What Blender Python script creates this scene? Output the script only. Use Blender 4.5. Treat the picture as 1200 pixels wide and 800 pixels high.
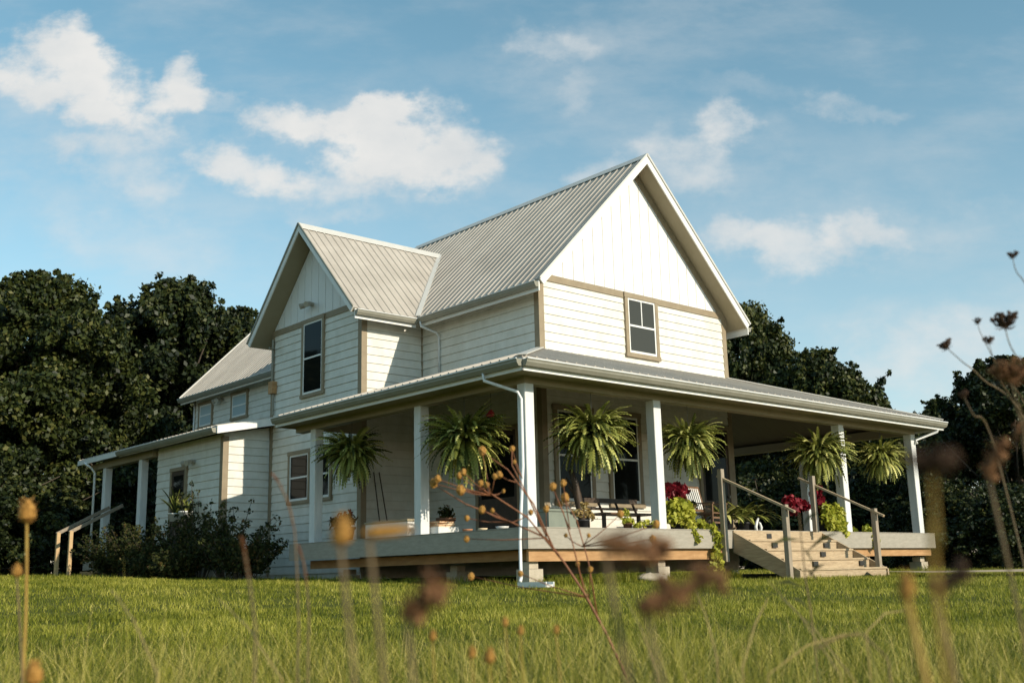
import bpy, math, random
import numpy as np
from mathutils import Vector, Matrix
rng = np.random.default_rng(7); random.seed(7)
R = math.radians
SC = bpy.context.scene
COL = SC.collection
for o in list(bpy.data.objects): bpy.data.objects.remove(o)

# ------------------------------------------------------------------ camera
CAM = Vector((-11.98, -13.15, -0.77)); YAW, PITCH, ROLL, FPX = R(41.7), R(12.33), R(-1.38), 1256.3
fw = Vector((math.sin(YAW)*math.cos(PITCH), math.cos(YAW)*math.cos(PITCH), math.sin(PITCH)))
rt0 = Vector((math.cos(YAW), -math.sin(YAW), 0)); up0 = rt0.cross(fw)
rt = rt0*math.cos(ROLL)+up0*math.sin(ROLL); up = -rt0*math.sin(ROLL)+up0*math.cos(ROLL)
cd = bpy.data.cameras.new('camera'); co = bpy.data.objects.new('camera', cd); COL.objects.link(co)
co.matrix_world = Matrix(((rt.x, up.x, -fw.x, CAM.x), (rt.y, up.y, -fw.y, CAM.y), (rt.z, up.z, -fw.z, CAM.z), (0, 0, 0, 1)))
cd.sensor_width = 36; cd.lens = FPX/1200*36; cd.clip_start = .05; cd.clip_end = 3000
cd.dof.use_dof = True; cd.dof.focus_distance = 17.5; cd.dof.aperture_fstop = 2.8
SC.camera = co
def ray(px, py): return (fw + rt*((px-600)/FPX) - up*((py-400)/FPX))
def at(px, py, d):
    r = ray(px, py); return CAM + r*(d/math.hypot(r.x, r.y))

# ------------------------------------------------------------------ sun, sky, exposure
SUNV = Vector((.168, -1, .47)).normalized()
sun_el = math.asin(SUNV.z); sun_az = math.atan2(SUNV.x, SUNV.y)
sl = bpy.data.lights.new('sun', 'SUN'); sl.energy = 4.7; sl.angle = R(.5); sl.color = (1, .90, .74)
so = bpy.data.objects.new('sun', sl); COL.objects.link(so); so.rotation_euler = SUNV.to_track_quat('Z', 'Y').to_euler()
SC.view_settings.view_transform = 'Standard'; SC.view_settings.look = 'None'
SC.view_settings.exposure = 0.10; SC.view_settings.gamma = 1; SC.view_settings.use_curve_mapping = False
W = bpy.data.worlds.new('World'); SC.world = W; W.use_nodes = True
SKY_STR, CLOUD_RAD = .15, .74
def build_world():
    nt = W.node_tree; N = nt.nodes; L = nt.links; N.clear()
    def nd(t, **k):
        n = N.new(t)
        for a, b in k.items(): setattr(n, a, b)
        return n
    def math_(op, a, b=None, c=None):
        n = nd('ShaderNodeMath', operation=op)
        for i, v in enumerate((a, b, c)):
            if v is None: continue
            if isinstance(v, (int, float)): n.inputs[i].default_value = v
            else: L.new(v, n.inputs[i])
        return n.outputs[0]
    def vm(op, a, b):
        n = nd('ShaderNodeVectorMath', operation=op)
        for i, v in enumerate((a, b)):
            if isinstance(v, (tuple, Vector)): n.inputs[i].default_value = tuple(v)
            else: L.new(v, n.inputs[i])
        return n
    sky = nd('ShaderNodeTexSky', sky_type='NISHITA', sun_disc=False)
    sky.sun_elevation = sun_el; sky.sun_rotation = sun_az; sky.air_density = 1.0; sky.dust_density = .1; sky.ozone_density = 1.0; sky.altitude = 100
    hs = nd('ShaderNodeHueSaturation'); hs.inputs['Saturation'].default_value = 1.12; hs.inputs['Hue'].default_value = .468; hs.inputs['Value'].default_value = 1.0
    L.new(sky.outputs[0], hs.inputs['Color'])
    D = nd('ShaderNodeTexCoord').outputs['Generated']
    F = Vector((math.sin(YAW), math.cos(YAW), 0)); Rt = Vector((math.cos(YAW), -math.sin(YAW), 0))
    def uv(px, py):
        d = ray(px, py); f = d.dot(F); return d.dot(Rt)/f, d.z/f
    f = math_('MAXIMUM', vm('DOT_PRODUCT', D, F).outputs['Value'], .05)
    cu = math_('DIVIDE', vm('DOT_PRODUCT', D, Rt).outputs['Value'], f)
    cv = math_('DIVIDE', vm('DOT_PRODUCT', D, (0, 0, 1)).outputs['Value'], f)
    cx = nd('ShaderNodeCombineXYZ'); L.new(cu, cx.inputs[0]); L.new(cv, cx.inputs[1]); P = cx.outputs[0]
    def noise(sc, det, rough, off, sy=1.35):
        m = nd('ShaderNodeMapping'); m.inputs['Location'].default_value = off; m.inputs['Scale'].default_value = (1, sy, 1); L.new(P, m.inputs[0])
        n = nd('ShaderNodeTexNoise'); n.inputs['Scale'].default_value = sc; n.inputs['Detail'].default_value = det; n.inputs['Roughness'].default_value = rough
        L.new(m.outputs[0], n.inputs['Vector']); return n
    w = noise(9, 6, .62, (3.1, 1.7, 0))
    wv = vm('SCALE', vm('SUBTRACT', w.outputs['Color'], (.5, .5, .5)).outputs[0], (0, 0, 0)); wv.inputs['Scale'].default_value = .085
    PW = vm('ADD', P, wv.outputs[0]).outputs[0]
    nz = noise(17, 9, .60, (.4, 7.3, 2)).outputs['Fac']
    nz2 = noise(5.0, 8, .62, (5.4, 2.3, 4), 2.6).outputs['Fac']
    # px, py, rx, ry, rotation deg, opacity, softness
    blobs = [(60, 78, 95, 62, -18, .95, .55), (125, 112, 88, 55, -28, .95, .5), (185, 128, 75, 32, 10, .85, .6), (222, 108, 30, 40, 20, .8, .6), (165, 155, 60, 34, -30, .7, .8), (250, 128, 45, 16, 0, .4, .9),
             (140, 200, 90, 30, -25, .42, 1.0), (110, 178, 60, 22, -10, .45, .9), (150, 290, 130, 40, -10, .28, 1.1), (180, 240, 40, 40, 0, .3, 1),
             (450, 175, 120, 55, -8, 1, .5), (345, 150, 80, 34, -12, .92, .5), (300, 205, 88, 28, -8, .85, .6), (445, 130, 40, 26, 0, 1, .5), (530, 175, 62, 58, -25, .85, .6), (410, 218, 130, 30, -2, .7, .8), (395, 255, 60, 20, 0, .4, 1),
             (645, 52, 58, 32, -15, .5, .9), (668, 105, 26, 40, 0, .38, 1), (850, 150, 38, 36, 10, .75, .7), (800, 192, 70, 38, 0, .6, .8), (690, 200, 36, 22, 15, .55, .8), (765, 165, 40, 20, 30, .4, 1),
             (990, 118, 80, 18, -4, .42, .9), (900, 105, 110, 16, -8, .2, 1), (930, 288, 105, 38, -8, .68, .7), (1015, 274, 62, 26, 6, .62, .7), (865, 280, 60, 30, 0, .5, .8), (1110, 262, 150, 30, 4, .22, 1),
             (1140, 430, 170, 75, 8, .50, 1.1), (1060, 400, 120, 60, 8, .30, 1.2), (760, 25, 160, 45, 20, .22, 1.2), (500, 90, 150, 35, 10, .12, 1.2), (30, 235, 120, 60, 0, .16, 1.2), (1010, 180, 150, 60, -15, .14, 1.2), (110, 150, 200, 110, -25, .26, 1.3), (430, 190, 200, 95, -8, .26, 1.3), (950, 272, 200, 62, 0, .24, 1.3), (665, 80, 110, 80, -30, .16, 1.3), (820, 175, 120, 70, 20, .2, 1.3)]
    tot = None
    for (px, py, rx, ry, ro, op, soft) in blobs:
        u0, v0 = uv(px, py); a = rx/FPX; b = ry/FPX
        mp = nd('ShaderNodeMapping', vector_type='TEXTURE'); mp.inputs['Location'].default_value = (u0, v0, 0); mp.inputs['Rotation'].default_value = (0, 0, R(ro)); mp.inputs['Scale'].default_value = (a, b, 1)
        L.new(PW, mp.inputs[0])
        q = vm('DOT_PRODUCT', mp.outputs[0], mp.outputs[0]).outputs['Value']
        m = math_('ADD', math_('SUBTRACT', 1.0, q), math_('MULTIPLY_ADD', nz, 3.8, -1.95))
        mr = nd('ShaderNodeMapRange', interpolation_type='SMOOTHSTEP'); L.new(m, mr.inputs[0])
        mr.inputs[1].default_value = -.15-.35*soft; mr.inputs[2].default_value = .45+1.15*soft; mr.inputs[3].default_value = 0; mr.inputs[4].default_value = op
        tot = mr.outputs[0] if tot is None else math_('SUBTRACT', math_('ADD', tot, mr.outputs[0]), math_('MULTIPLY', tot, mr.outputs[0]))
    wisp = nd('ShaderNodeMapRange', interpolation_type='SMOOTHSTEP'); L.new(nz2, wisp.inputs[0])
    wisp.inputs[1].default_value = .40; wisp.inputs[2].default_value = .80; wisp.inputs[3].default_value = .06; wisp.inputs[4].default_value = .34
    horiz = nd('ShaderNodeMapRange', interpolation_type='SMOOTHSTEP'); L.new(cv, horiz.inputs[0])
    horiz.inputs[1].default_value = .62; horiz.inputs[2].default_value = .0; horiz.inputs[3].default_value = 0; horiz.inputs[4].default_value = .30
    def over(a, b): return math_('SUBTRACT', math_('ADD', a, b), math_('MULTIPLY', a, b))
    tot = over(over(tot, wisp.outputs[0]), horiz.outputs[0])
    tot = math_('MINIMUM', tot, .96)
    cc = nd('ShaderNodeMixRGB'); k = CLOUD_RAD/SKY_STR
    cc.inputs[1].default_value = (.80*k, .85*k, .875*k, 1); cc.inputs[2].default_value = (1.07*k, 1.055*k, 1.02*k, 1); shade = noise(7.5, 7, .6, (9.1, 4.2, 1)).outputs['Fac']
    L.new(math_('MINIMUM', math_('MAXIMUM', math_('MULTIPLY', tot, math_('MULTIPLY_ADD', shade, 2.2, -.30)), 0.0), 1.0), cc.inputs[0])
    mx = nd('ShaderNodeMixRGB'); L.new(tot, mx.inputs[0]); L.new(hs.outputs[0], mx.inputs[1]); L.new(cc.outputs[0], mx.inputs[2])
    bg = nd('ShaderNodeBackground'); bg.inputs['Strength'].default_value = SKY_STR; L.new(mx.outputs[0], bg.inputs[0])
    out = nd('ShaderNodeOutputWorld'); L.new(bg.outputs[0], out.inputs[0])
build_world()

# ------------------------------------------------------------------ helpers
def tag(o, label=None, cat=None, group=None, kind=None):
    if label: o['label'] = label
    if cat: o['category'] = cat
    if group: o['group'] = group
    if kind: o['kind'] = kind
    return o
def empty(name, loc, label, cat, group=None, rz=0):
    o = bpy.data.objects.new(name, None); COL.objects.link(o); o.empty_display_size = .3
    o.location = loc; o.rotation_euler = (0, 0, rz); tag(o, label, cat, group); return o
def kids(o): return [c for c in COL.objects if c.parent == o]
def copy_tree(o, parent=None):
    c = o.copy(); COL.objects.link(c)
    if parent is not None: c.parent = parent
    for ch in kids(o): copy_tree(ch, c)
    return c
def wloc(o):
    v = Vector(o.location)
    p = o.parent
    while p is not None: v += Vector(p.location); p = p.parent
    return v
class MB:
    def __init__(s): s.v = []; s.f = []; s.t = []
    def add(s, vs, fs, tint=0.5):
        n = len(s.v); s.v += [tuple(v) for v in vs]; s.f += [tuple(i+n for i in f) for f in fs]; s.t += [tint]*len(vs); return s
    def box(s, a, b, tint=.5):
        (x0, y0, z0), (x1, y1, z1) = a, b
        return s.add([(x0, y0, z0), (x1, y0, z0), (x1, y1, z0), (x0, y1, z0), (x0, y0, z1), (x1, y0, z1), (x1, y1, z1), (x0, y1, z1)],
                     [(0, 3, 2, 1), (4, 5, 6, 7), (0, 1, 5, 4), (1, 2, 6, 5), (2, 3, 7, 6), (3, 0, 4, 7)], tint)
    def cbox(s, a, b, c=.008, tint=.5):
        # chamfered along its longest axis
        a = Vector(a); b = Vector(b); d = b-a; ax = max(range(3), key=lambda i: d[i]); i, j = [(1, 2), (2, 0), (0, 1)][ax]
        pr = [(a[i]+c, a[j]), (b[i]-c, a[j]), (b[i], a[j]+c), (b[i], b[j]-c), (b[i]-c, b[j]), (a[i]+c, b[j]), (a[i], b[j]-c), (a[i], a[j]+c)]
        vs = []
        for e in (a[ax], b[ax]):
            for p in pr:
                v = [0, 0, 0]; v[ax] = e; v[i] = p[0]; v[j] = p[1]; vs.append(v)
        return s.add(vs, [(k, (k+1) % 8, 8+(k+1) % 8, 8+k) for k in range(8)]+[tuple(range(7, -1, -1)), tuple(range(8, 16))], tint)
    def bar(s, p, q, w, h, upv=(0, 0, 1), tint=.5):
        p = Vector(p); q = Vector(q); d = (q-p).normalized(); u = Vector(upv)
        if abs(d.dot(u)) > .98: u = Vector((0, 1, 0))
        x = d.cross(u).normalized()*(w/2); y = x.cross(d).normalized()*(h/2)
        vs = [p-x-y, p+x-y, p+x+y, p-x+y, q-x-y, q+x-y, q+x+y, q-x+y]
        return s.add(vs, [(0, 3, 2, 1), (4, 5, 6, 7), (0, 1, 5, 4), (1, 2, 6, 5), (2, 3, 7, 6), (3, 0, 4, 7)], tint)
    def tube(s, pts, rad, n=6, tint=.5, cap=True):
        pts = [Vector(p) for p in pts]; m = len(pts); rad = rad if isinstance(rad, (list, tuple)) else [rad]*m
        vs = []; prev = None
        for i, p in enumerate(pts):
            d = (pts[min(i+1, m-1)]-pts[max(i-1, 0)]).normalized()
            u = prev if prev is not None else (Vector((1, 0, 0)) if abs(d.x) < .8 else Vector((0, 1, 0)))
            x = d.cross(u).normalized(); u2 = x.cross(d).normalized(); prev = u2
            for k in range(n):
                a = 2*math.pi*k/n; vs.append(p+(x*math.cos(a)+u2*math.sin(a))*rad[i])
        fs = [(i*n+k, i*n+(k+1) % n, (i+1)*n+(k+1) % n, (i+1)*n+k) for i in range(m-1) for k in range(n)]
        if cap: fs += [tuple(range(n-1, -1, -1)), tuple(range((m-1)*n, m*n))]
        return s.add(vs, fs, tint)
    def lathe(s, prof, c=(0, 0, 0), n=16, tint=.5):
        c = Vector(c); vs = [c+Vector((r*math.cos(2*math.pi*k/n), r*math.sin(2*math.pi*k/n), z)) for r, z in prof for k in range(n)]
        m = len(prof)
        fs = [(i*n+k, i*n+(k+1) % n, (i+1)*n+(k+1) % n, (i+1)*n+k) for i in range(m-1) for k in range(n)]
        fs += [tuple(range(n-1, -1, -1)), tuple(range((m-1)*n, m*n))]
        return s.add(vs, fs, tint)
    def prism(s, prof, O, A, B, L, tint=.5):
        O, A, B, L = Vector(O), Vector(A), Vector(B), Vector(L); n = len(prof)
        vs = [O+A*a+B*b for a, b in prof]+[O+A*a+B*b+L for a, b in prof]
        fs = [(k, (k+1) % n, n+(k+1) % n, n+k) for k in range(n)]+[tuple(range(n-1, -1, -1)), tuple(range(n, 2*n))]
        return s.add(vs, fs, tint)
    def blob(s, c, r, n=7, m=5, jit=.12, tint=.5):
        c = Vector(c); r = Vector(r) if not isinstance(r, (int, float)) else Vector((r, r, r)); vs = []
        for i in range(m+1):
            th = math.pi*i/m
            for k in range(n):
                a = 2*math.pi*k/n; j = 1+random.uniform(-jit, jit)
                vs.append(c+Vector((r.x*math.sin(th)*math.cos(a), r.y*math.sin(th)*math.sin(a), r.z*math.cos(th)))*j)
        return s.add(vs, [(i*n+k, (i+1)*n+k, (i+1)*n+(k+1) % n, i*n+(k+1) % n) for i in range(m) for k in range(n)], tint)
    def build(s, name, mat, parent=None, smooth=False, center=True):
        v = np.array(s.v, float)
        c = (v.min(0)+v.max(0))/2 if center else np.zeros(3)
        me = bpy.data.meshes.new(name); me.from_pydata((v-c).tolist(), [], s.f)
        at_ = me.attributes.new('tint', 'FLOAT', 'POINT'); at_.data.foreach_set('value', np.array(s.t, np.float32))
        me.materials.append(mat)
        import bmesh
        bm = bmesh.new(); bm.from_mesh(me); bmesh.ops.recalc_face_normals(bm, faces=bm.faces); bm.to_mesh(me); bm.free()
        if smooth:
            for p in me.polygons: p.use_smooth = True
        me.update()
        o = bpy.data.objects.new(name, me); COL.objects.link(o)
        if parent is not None: o.parent = parent; o.location = Vector(c)-wloc(parent)
        else: o.location = Vector(c)
        return o
def mesh_np(name, V, Fc, mat, parent=None, tint=None, smooth=False, link=True):
    k = Fc.shape[1]; me = bpy.data.meshes.new(name)
    me.vertices.add(len(V)); me.vertices.foreach_set('co', V.astype(np.float32).ravel())
    me.loops.add(Fc.size); me.loops.foreach_set('vertex_index', Fc.astype(np.int32).ravel())
    me.polygons.add(len(Fc)); me.polygons.foreach_set('loop_start', np.arange(0, Fc.size, k, dtype=np.int32))
    me.update(calc_edges=True)
    if tint is not None:
        a = me.attributes.new('tint', 'FLOAT', 'POINT'); a.data.foreach_set('value', tint.astype(np.float32))
    if smooth: me.polygons.foreach_set('use_smooth', np.ones(len(Fc), bool))
    me.materials.append(mat)
    if not link: return me
    o = bpy.data.objects.new(name, me); COL.objects.link(o)
    if parent is not None: o.parent = parent
    return o

# ------------------------------------------------------------------ materials
def mat(name, c, rough=.6, c2=None, nscale=6, stretch=(1, 1, 1), bump=0, bscale=None, metal=0, spec=.4, streak=None):
    m = bpy.data.materials.new(name); m.use_nodes = True; nt = m.node_tree; N = nt.nodes; L = nt.links
    b = N['Principled BSDF']; b.inputs['Roughness'].default_value = rough; b.inputs['Metallic'].default_value = metal; b.inputs['Specular IOR Level'].default_value = spec
    b.inputs['Base Color'].default_value = (*c, 1)
    tc = N.new('ShaderNodeTexCoord'); mp = N.new('ShaderNodeMapping'); mp.inputs['Scale'].default_value = stretch; L.new(tc.outputs['Object'], mp.inputs[0])
    if c2:
        n = N.new('ShaderNodeTexNoise'); n.inputs['Scale'].default_value = nscale; n.inputs['Detail'].default_value = 7; n.inputs['Roughness'].default_value = .65; L.new(mp.outputs[0], n.inputs['Vector'])
        r = N.new('ShaderNodeValToRGB'); r.color_ramp.elements[0].position = .35; r.color_ramp.elements[1].position = .68
        r.color_ramp.elements[0].color = (*c, 1); r.color_ramp.elements[1].color = (*c2, 1); L.new(n.outputs['Fac'], r.inputs[0]); L.new(r.outputs[0], b.inputs['Base Color'])
    if bump:
        n = N.new('ShaderNodeTexNoise'); n.inputs['Scale'].default_value = bscale or nscale*4; n.inputs['Detail'].default_value = 5; L.new(mp.outputs[0], n.inputs['Vector'])
        bp = N.new('ShaderNodeBump'); bp.inputs['Strength'].default_value = bump; bp.inputs['Distance'].default_value = .01; L.new(n.outputs['Fac'], bp.inputs['Height']); L.new(bp.outputs[0], b.inputs['Normal'])
    return m
def leafmat(name, cols, rough=.5, trans=.35, spec=.3):
    m = bpy.data.materials.new(name); m.use_nodes = True; nt = m.node_tree; N = nt.nodes; L = nt.links
    b = N['Principled BSDF']; b.inputs['Roughness'].default_value = rough; b.inputs['Specular IOR Level'].default_value = spec
    a = N.new('ShaderNodeAttribute'); a.attribute_name = 'tint'
    r = N.new('ShaderNodeValToRGB'); e = r.color_ramp.elements
    for i, c in enumerate(cols):
        p = i/(len(cols)-1)
        if i == 0: el = e[0]; el.position = 0
        elif i == len(cols)-1: el = e[-1]; el.position = 1
        else: el = e.new(p)
        el.color = (*c, 1)
    L.new(a.outputs['Fac'], r.inputs[0]); L.new(r.outputs[0], b.inputs['Base Color'])
    t = N.new('ShaderNodeBsdfTranslucent'); L.new(r.outputs[0], t.inputs[0]); mx = N.new('ShaderNodeMixShader'); mx.inputs[0].default_value = trans
    L.new(b.outputs[0], mx.inputs[1]); L.new(t.outputs[0], mx.inputs[2]); L.new(mx.outputs[0], N['Material Output'].inputs[0])
    return m
M = {}
M['siding'] = mat('siding_paint', (.63, .605, .525), .55, (.74, .72, .65), 2.2, (1.6, 1.6, 1.2), .12, 30)
M['batten'] = mat('panel_paint', (.72, .715, .69), .55, (.76, .755, .735), 1.5, (1, 1, 1), .05, 30)
M['tan'] = mat('tan_trim_paint', (.245, .19, .12), .6, (.30, .24, .155), 4, (1, 1, 1), .1, 30)
M['white'] = mat('white_trim_paint', (.72, .71, .67), .5, (.78, .77, .73), 3, (1, 1, 1), .05, 20)
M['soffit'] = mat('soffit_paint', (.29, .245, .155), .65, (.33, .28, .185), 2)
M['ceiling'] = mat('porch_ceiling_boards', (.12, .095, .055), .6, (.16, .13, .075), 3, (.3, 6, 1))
M['metal'] = mat('ribbed_metal_roofing', (.37, .333, .285), .65, (.48, .435, .375), .8, (1, 1.6, .35), .05, 9, metal=.0, spec=.08)
M['ridge'] = mat('ridge_metal', (.55, .53, .48), .4, (.6, .58, .53), 2)
M['gutter'] = mat('gutter_aluminium', (.23, .22, .17), .4, (.28, .265, .21), 3, spec=.3)
M['spout'] = mat('downspout_aluminium', (.70, .71, .70), .35, (.76, .76, .74), 3, spec=.5)
M['post'] = mat('weathered_white_post', (.62, .63, .61), .6, (.74, .73, .70), 5, (3, 3, .5), .15, 40)
M['skirt'] = mat('grey_deck_fascia', (.30, .27, .215), .65, (.38, .34, .275), 5, (1, 1, 4), .2, 25)
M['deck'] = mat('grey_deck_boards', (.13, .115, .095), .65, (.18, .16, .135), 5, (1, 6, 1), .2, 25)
M['lumber'] = mat('treated_lumber', (.36, .19, .075), .65, (.50, .29, .13), 3, (1, 1, 5), .25, 30)
M['stairwood'] = mat('weathered_stair_wood', (.33, .24, .145), .7, (.50, .385, .24), 4, (1.2, 1, 9), .25, 30)
M['newwood'] = mat('yellow_pine_lumber', (.46, .30, .14), .65, (.58, .40, .21), 3, (1, 1, 5), .25, 30)
M['greywood'] = mat('weathered_grey_wood', (.25, .20, .145), .7, (.36, .30, .22), 6, (3, 3, .7), .3, 40)
M['concrete'] = mat('concrete_block', (.40, .34, .25), .85, (.50, .43, .33), 9, (1, 1, 1), .5, 40)
M['path'] = mat('gravel_path', (.36, .28, .17), .9, (.46, .37, .25), 12, (1, 1, 1), .5, 60)
M['dark'] = mat('dark_metal', (.03, .028, .025), .4)
M['black_in'] = mat('dark_stained_wood', (.045, .03, .02), .55, (.08, .05, .03), 5, (2, 2, 1), .2, 30)
M['brownwood'] = mat('brown_bench_wood', (.13, .075, .04), .5, (.20, .11, .06), 5, (1, 4, 4), .2, 30)
M['plaster'] = mat('interior_shade', (.05, .05, .045), .8)
M['terracotta'] = mat('terracotta', (.36, .15, .07), .75, (.42, .2, .1), 8)
M['brownpot'] = mat('brown_clay', (.12, .055, .028), .75, (.16, .08, .04), 8)
M['whitepot'] = mat('white_glazed_pot', (.74, .73, .69), .35, (.68, .66, .6), 5)
M['darkpot'] = mat('dark_plastic_pot', (.03, .03, .03), .5)
M['greenbox'] = mat('grey_green_box_paint', (.17, .19, .15), .6, (.21, .23, .18), 4)
M['paper'] = mat('book_pages', (.65, .5, .3), .8, (.7, .58, .4), 20)
M['orange'] = mat('orange_book_cover', (.52, .20, .06), .6, (.46, .15, .05), 5)
M['red'] = mat('red_glass', (.30, .03, .03), .2)
M['brass'] = mat('lamp_metal', (.35, .32, .26), .4, (.42, .38, .3), 8)
M['bark'] = mat('bark', (.06, .045, .032), .9, (.11, .085, .06), 10, (4, 4, .8), .8, 20)
M['leaf'] = leafmat('tree_leaf', [(.012, .019, .005), (.028, .040, .009), (.062, .075, .016), (.13, .125, .032)], .5, .18, .28)
M['leaf_b'] = leafmat('dark_tree_leaf', [(.009, .015, .005), (.021, .032, .009), (.046, .058, .014), (.105, .105, .028)], .5, .18, .28)
M['shrubleaf'] = leafmat('shrub_leaf', [(.016, .023, .007), (.035, .044, .012), (.075, .08, .022), (.14, .085, .03)], .6, .2, .15)
M['fern'] = leafmat('fern_frond', [(.022, .032, .008), (.085, .105, .02), (.33, .345, .075), (.74, .70, .24)], .5, .22)
M['lime'] = leafmat('lime_vine_leaf', [(.28, .31, .03), (.48, .47, .06), (.66, .62, .12)], .5, .35)
M['redleaf'] = leafmat('red_coleus_leaf', [(.12, .008, .015), (.25, .015, .028), (.38, .03, .045)], .5, .3)
M['pinkflower'] = leafmat('red_flower', [(.16, .02, .02), (.26, .05, .05)], .5, .3)
M['lawn'] = leafmat('lawn_blade', [(.09, .115, .010), (.21, .225, .022), (.40, .375, .05), (.64, .56, .14)], .55, .4, .25)
M['meadow'] = leafmat('meadow_blade', [(.035, .052, .008), (.14, .165, .018), (.36, .325, .045), (.66, .53, .17)], .55, .35, .25)
M['straw'] = leafmat('dry_straw', [(.30, .20, .07), (.45, .33, .13), (.55, .43, .2)], .6, .3)
M['redstem'] = mat('red_brown_stem', (.17, .06, .025), .6, (.27, .11, .045), 20)
M['bud'] = mat('golden_seed_bud', (.31, .145, .025), .75, (.42, .22, .045), 40, (1, 1, 1), .6, 200)
M['brownhead'] = mat('brown_seed_head', (.13, .055, .022), .85, (.27, .13, .05), 60, (1, 1, 1), .8, 200)
M['darkhead'] = mat('dark_dried_umbel', (.04, .02, .012), .85, (.09, .045, .02), 60)
M['dullstem'] = mat('dull_dry_stem', (.11, .075, .04), .7, (.18, .12, .05), 20)
M['ochrestem'] = mat('ochre_stem', (.30, .17, .03), .7, (.36, .24, .05), 20)
def glassmat(name, c, rough=.04):
    m = bpy.data.materials.new(name); m.use_nodes = True; b = m.node_tree.nodes['Principled BSDF']
    b.inputs['Base Color'].default_value = (*c, 1); b.inputs['Roughness'].default_value = rough; b.inputs['Specular IOR Level'].default_value = .07
    return m
M['glass'] = glassmat('dark_window_glass', (.009, .010, .009))
M['screen'] = glassmat('screened_window_glass', (.055, .058, .052), .25)
M['curtain_sky'] = glassmat('window_glass_painted_sky_and_curtain', (.38, .46, .48), .08)  # pale blue base colour paints in reflected sky together with a curtain

# ------------------------------------------------------------------ ground
FH = np.array([math.sin(YAW), math.cos(YAW)]); RH = np.array([math.cos(YAW), -math.sin(YAW)])
def gz(x, y):
    x = np.asarray(x, float); y = np.asarray(y, float)
    dx = x-CAM.x; dy = y-CAM.y; u = dx*FH[0]+dy*FH[1]; w = dx*RH[0]+dy*RH[1]
    t = np.clip((u-2)/16.5, 0, 1); s = t*t*(3-2*t)*.55+t*.45
    far = np.clip((u-18)/30, 0, 1)
    z = -1.56+.63*s+.30*far
    k = np.clip(u/18, 0, 1)
    z = z+k*(-.024*np.clip(w, -14, 0)-.010*np.clip(w, 0, 14))
    z = z+.018*np.sin(x*.9+.7*y)*np.cos(y*.8-.3*x)
    return z
def G(x, y): return float(gz(x, y))
def groundmat():
    m = mat('grass_soil', (.06, .07, .012), .95, (.10, .105, .022), 3.5, (1, 1, 1), .6, 30, spec=.1); return m
def build_ground():
    def grid(xs, ys, zoff):
        X, Y = np.meshgrid(xs, ys, indexing='ij'); Z = gz(X, Y)+zoff; n, m_ = X.shape
        V = np.stack([X, Y, Z], -1).reshape(-1, 3); i = np.arange(n*m_).reshape(n, m_)
        return V, np.stack([i[:-1, :-1], i[1:, :-1], i[1:, 1:], i[:-1, 1:]], -1).reshape(-1, 4)
    a = np.concatenate([np.array([-600, -300, -150, -80, -50]), np.arange(-36, 60, .5), np.array([64, 80, 110, 170, 300, 600])])
    V, Fc = grid(a, a, 0); o = mesh_np('ground', V, Fc, groundmat(), smooth=True); tag(o, kind='structure')
build_ground()
# gravel path from the stairs to the right
def path_pt(s): return (7.0+s*.80, -2.75-s*.52)
def build_path():
    V = []; Fc = []
    for i in range(0, 41):
        s = -.2+i*.6; x, y = path_pt(s); wd = 1.25
        nx, ny = .545, .838
        for k in (-1, 0, 1):
            px, py = x+nx*wd*k, y+ny*wd*k; V.append((px, py, G(px, py)+.11))
    for i in range(40):
        for k in (0, 1): a = i*3+k; Fc.append((a, a+1, a+4, a+3))
    o = mesh_np('path', np.array(V), np.array(Fc), M['path'], smooth=True); tag(o, kind='structure')
build_path()

# ------------------------------------------------------------------ farmhouse
XL, XR, YF, XM = 3.5, 10.0, 3.32, 6.75
XW, YW, YW2, YWM = 1.74, 7.54, 11.73, 9.635
ZB = 5.54
house = empty('farmhouse', (6.0, 8.0, -.95), 'white two storey farmhouse with metal roofs, front gable and wrap-around porch', 'house')
def siding(mb, P, A, Ln, z0, z1, n, ex=.2):
    P = Vector(P); A = Vector(A); n = Vector(n); z = z0
    while z < z1-.01:
        t = min(z+ex, z1); f = (t-z)/ex; t2 = t-.011 if t < z1-.01 else t
        a0 = P+n*.032; a1 = P+n*(.032-.016*f)
        L_ = A*Ln
        vs = [Vector((a0.x, a0.y, z)), Vector((a0.x, a0.y, z))+L_, Vector((a1.x, a1.y, t2))+L_, Vector((a1.x, a1.y, t2)), Vector((P.x, P.y, z)), Vector((P.x, P.y, z))+L_, Vector((P.x, P.y, t2)), Vector((P.x, P.y, t2))+L_]
        mb.add(vs, [(0, 1, 2, 3), (4, 5, 1, 0), (3, 2, 7, 6)])
        z = t
# main block
mb = MB()
pent = [(XL, -.75), (XR, -.75), (XR, 5.61), (XM, 8.86), (XL, 5.61)]
mb.prism(pent, (0, YF, 0), (1, 0, 0), (0, 0, 1), (0, 8.8, 0))
siding(mb, (XL, YF, 0), (1, 0, 0), XR-XL, 0, ZB, (0, -1, 0))
siding(mb, (XL, YF, 0), (0, 1, 0), YW-YF, 0, 5.62, (-1, 0, 0))
siding(mb, (XR, YF, 0), (0, 1, 0), 8.8, 0, 5.5, (1, 0, 0))
mb.build('wall', M['siding'], house)
# rear of the main block
mb = MB()
pent = [(XL, -.75), (XR, -.75), (XR, 5.45), (XM, 8.70), (XL, 5.45)]
mb.prism(pent, (0, 12.13, 0), (1, 0, 0), (0, 0, 1), (0, 7.95, 0))
siding(mb, (XL, 11.74, 0), (0, 1, 0), 20.08-11.74, 2.2, 5.45, (-1, 0, 0))
mb.build('wall', M['siding'], house)
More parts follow.
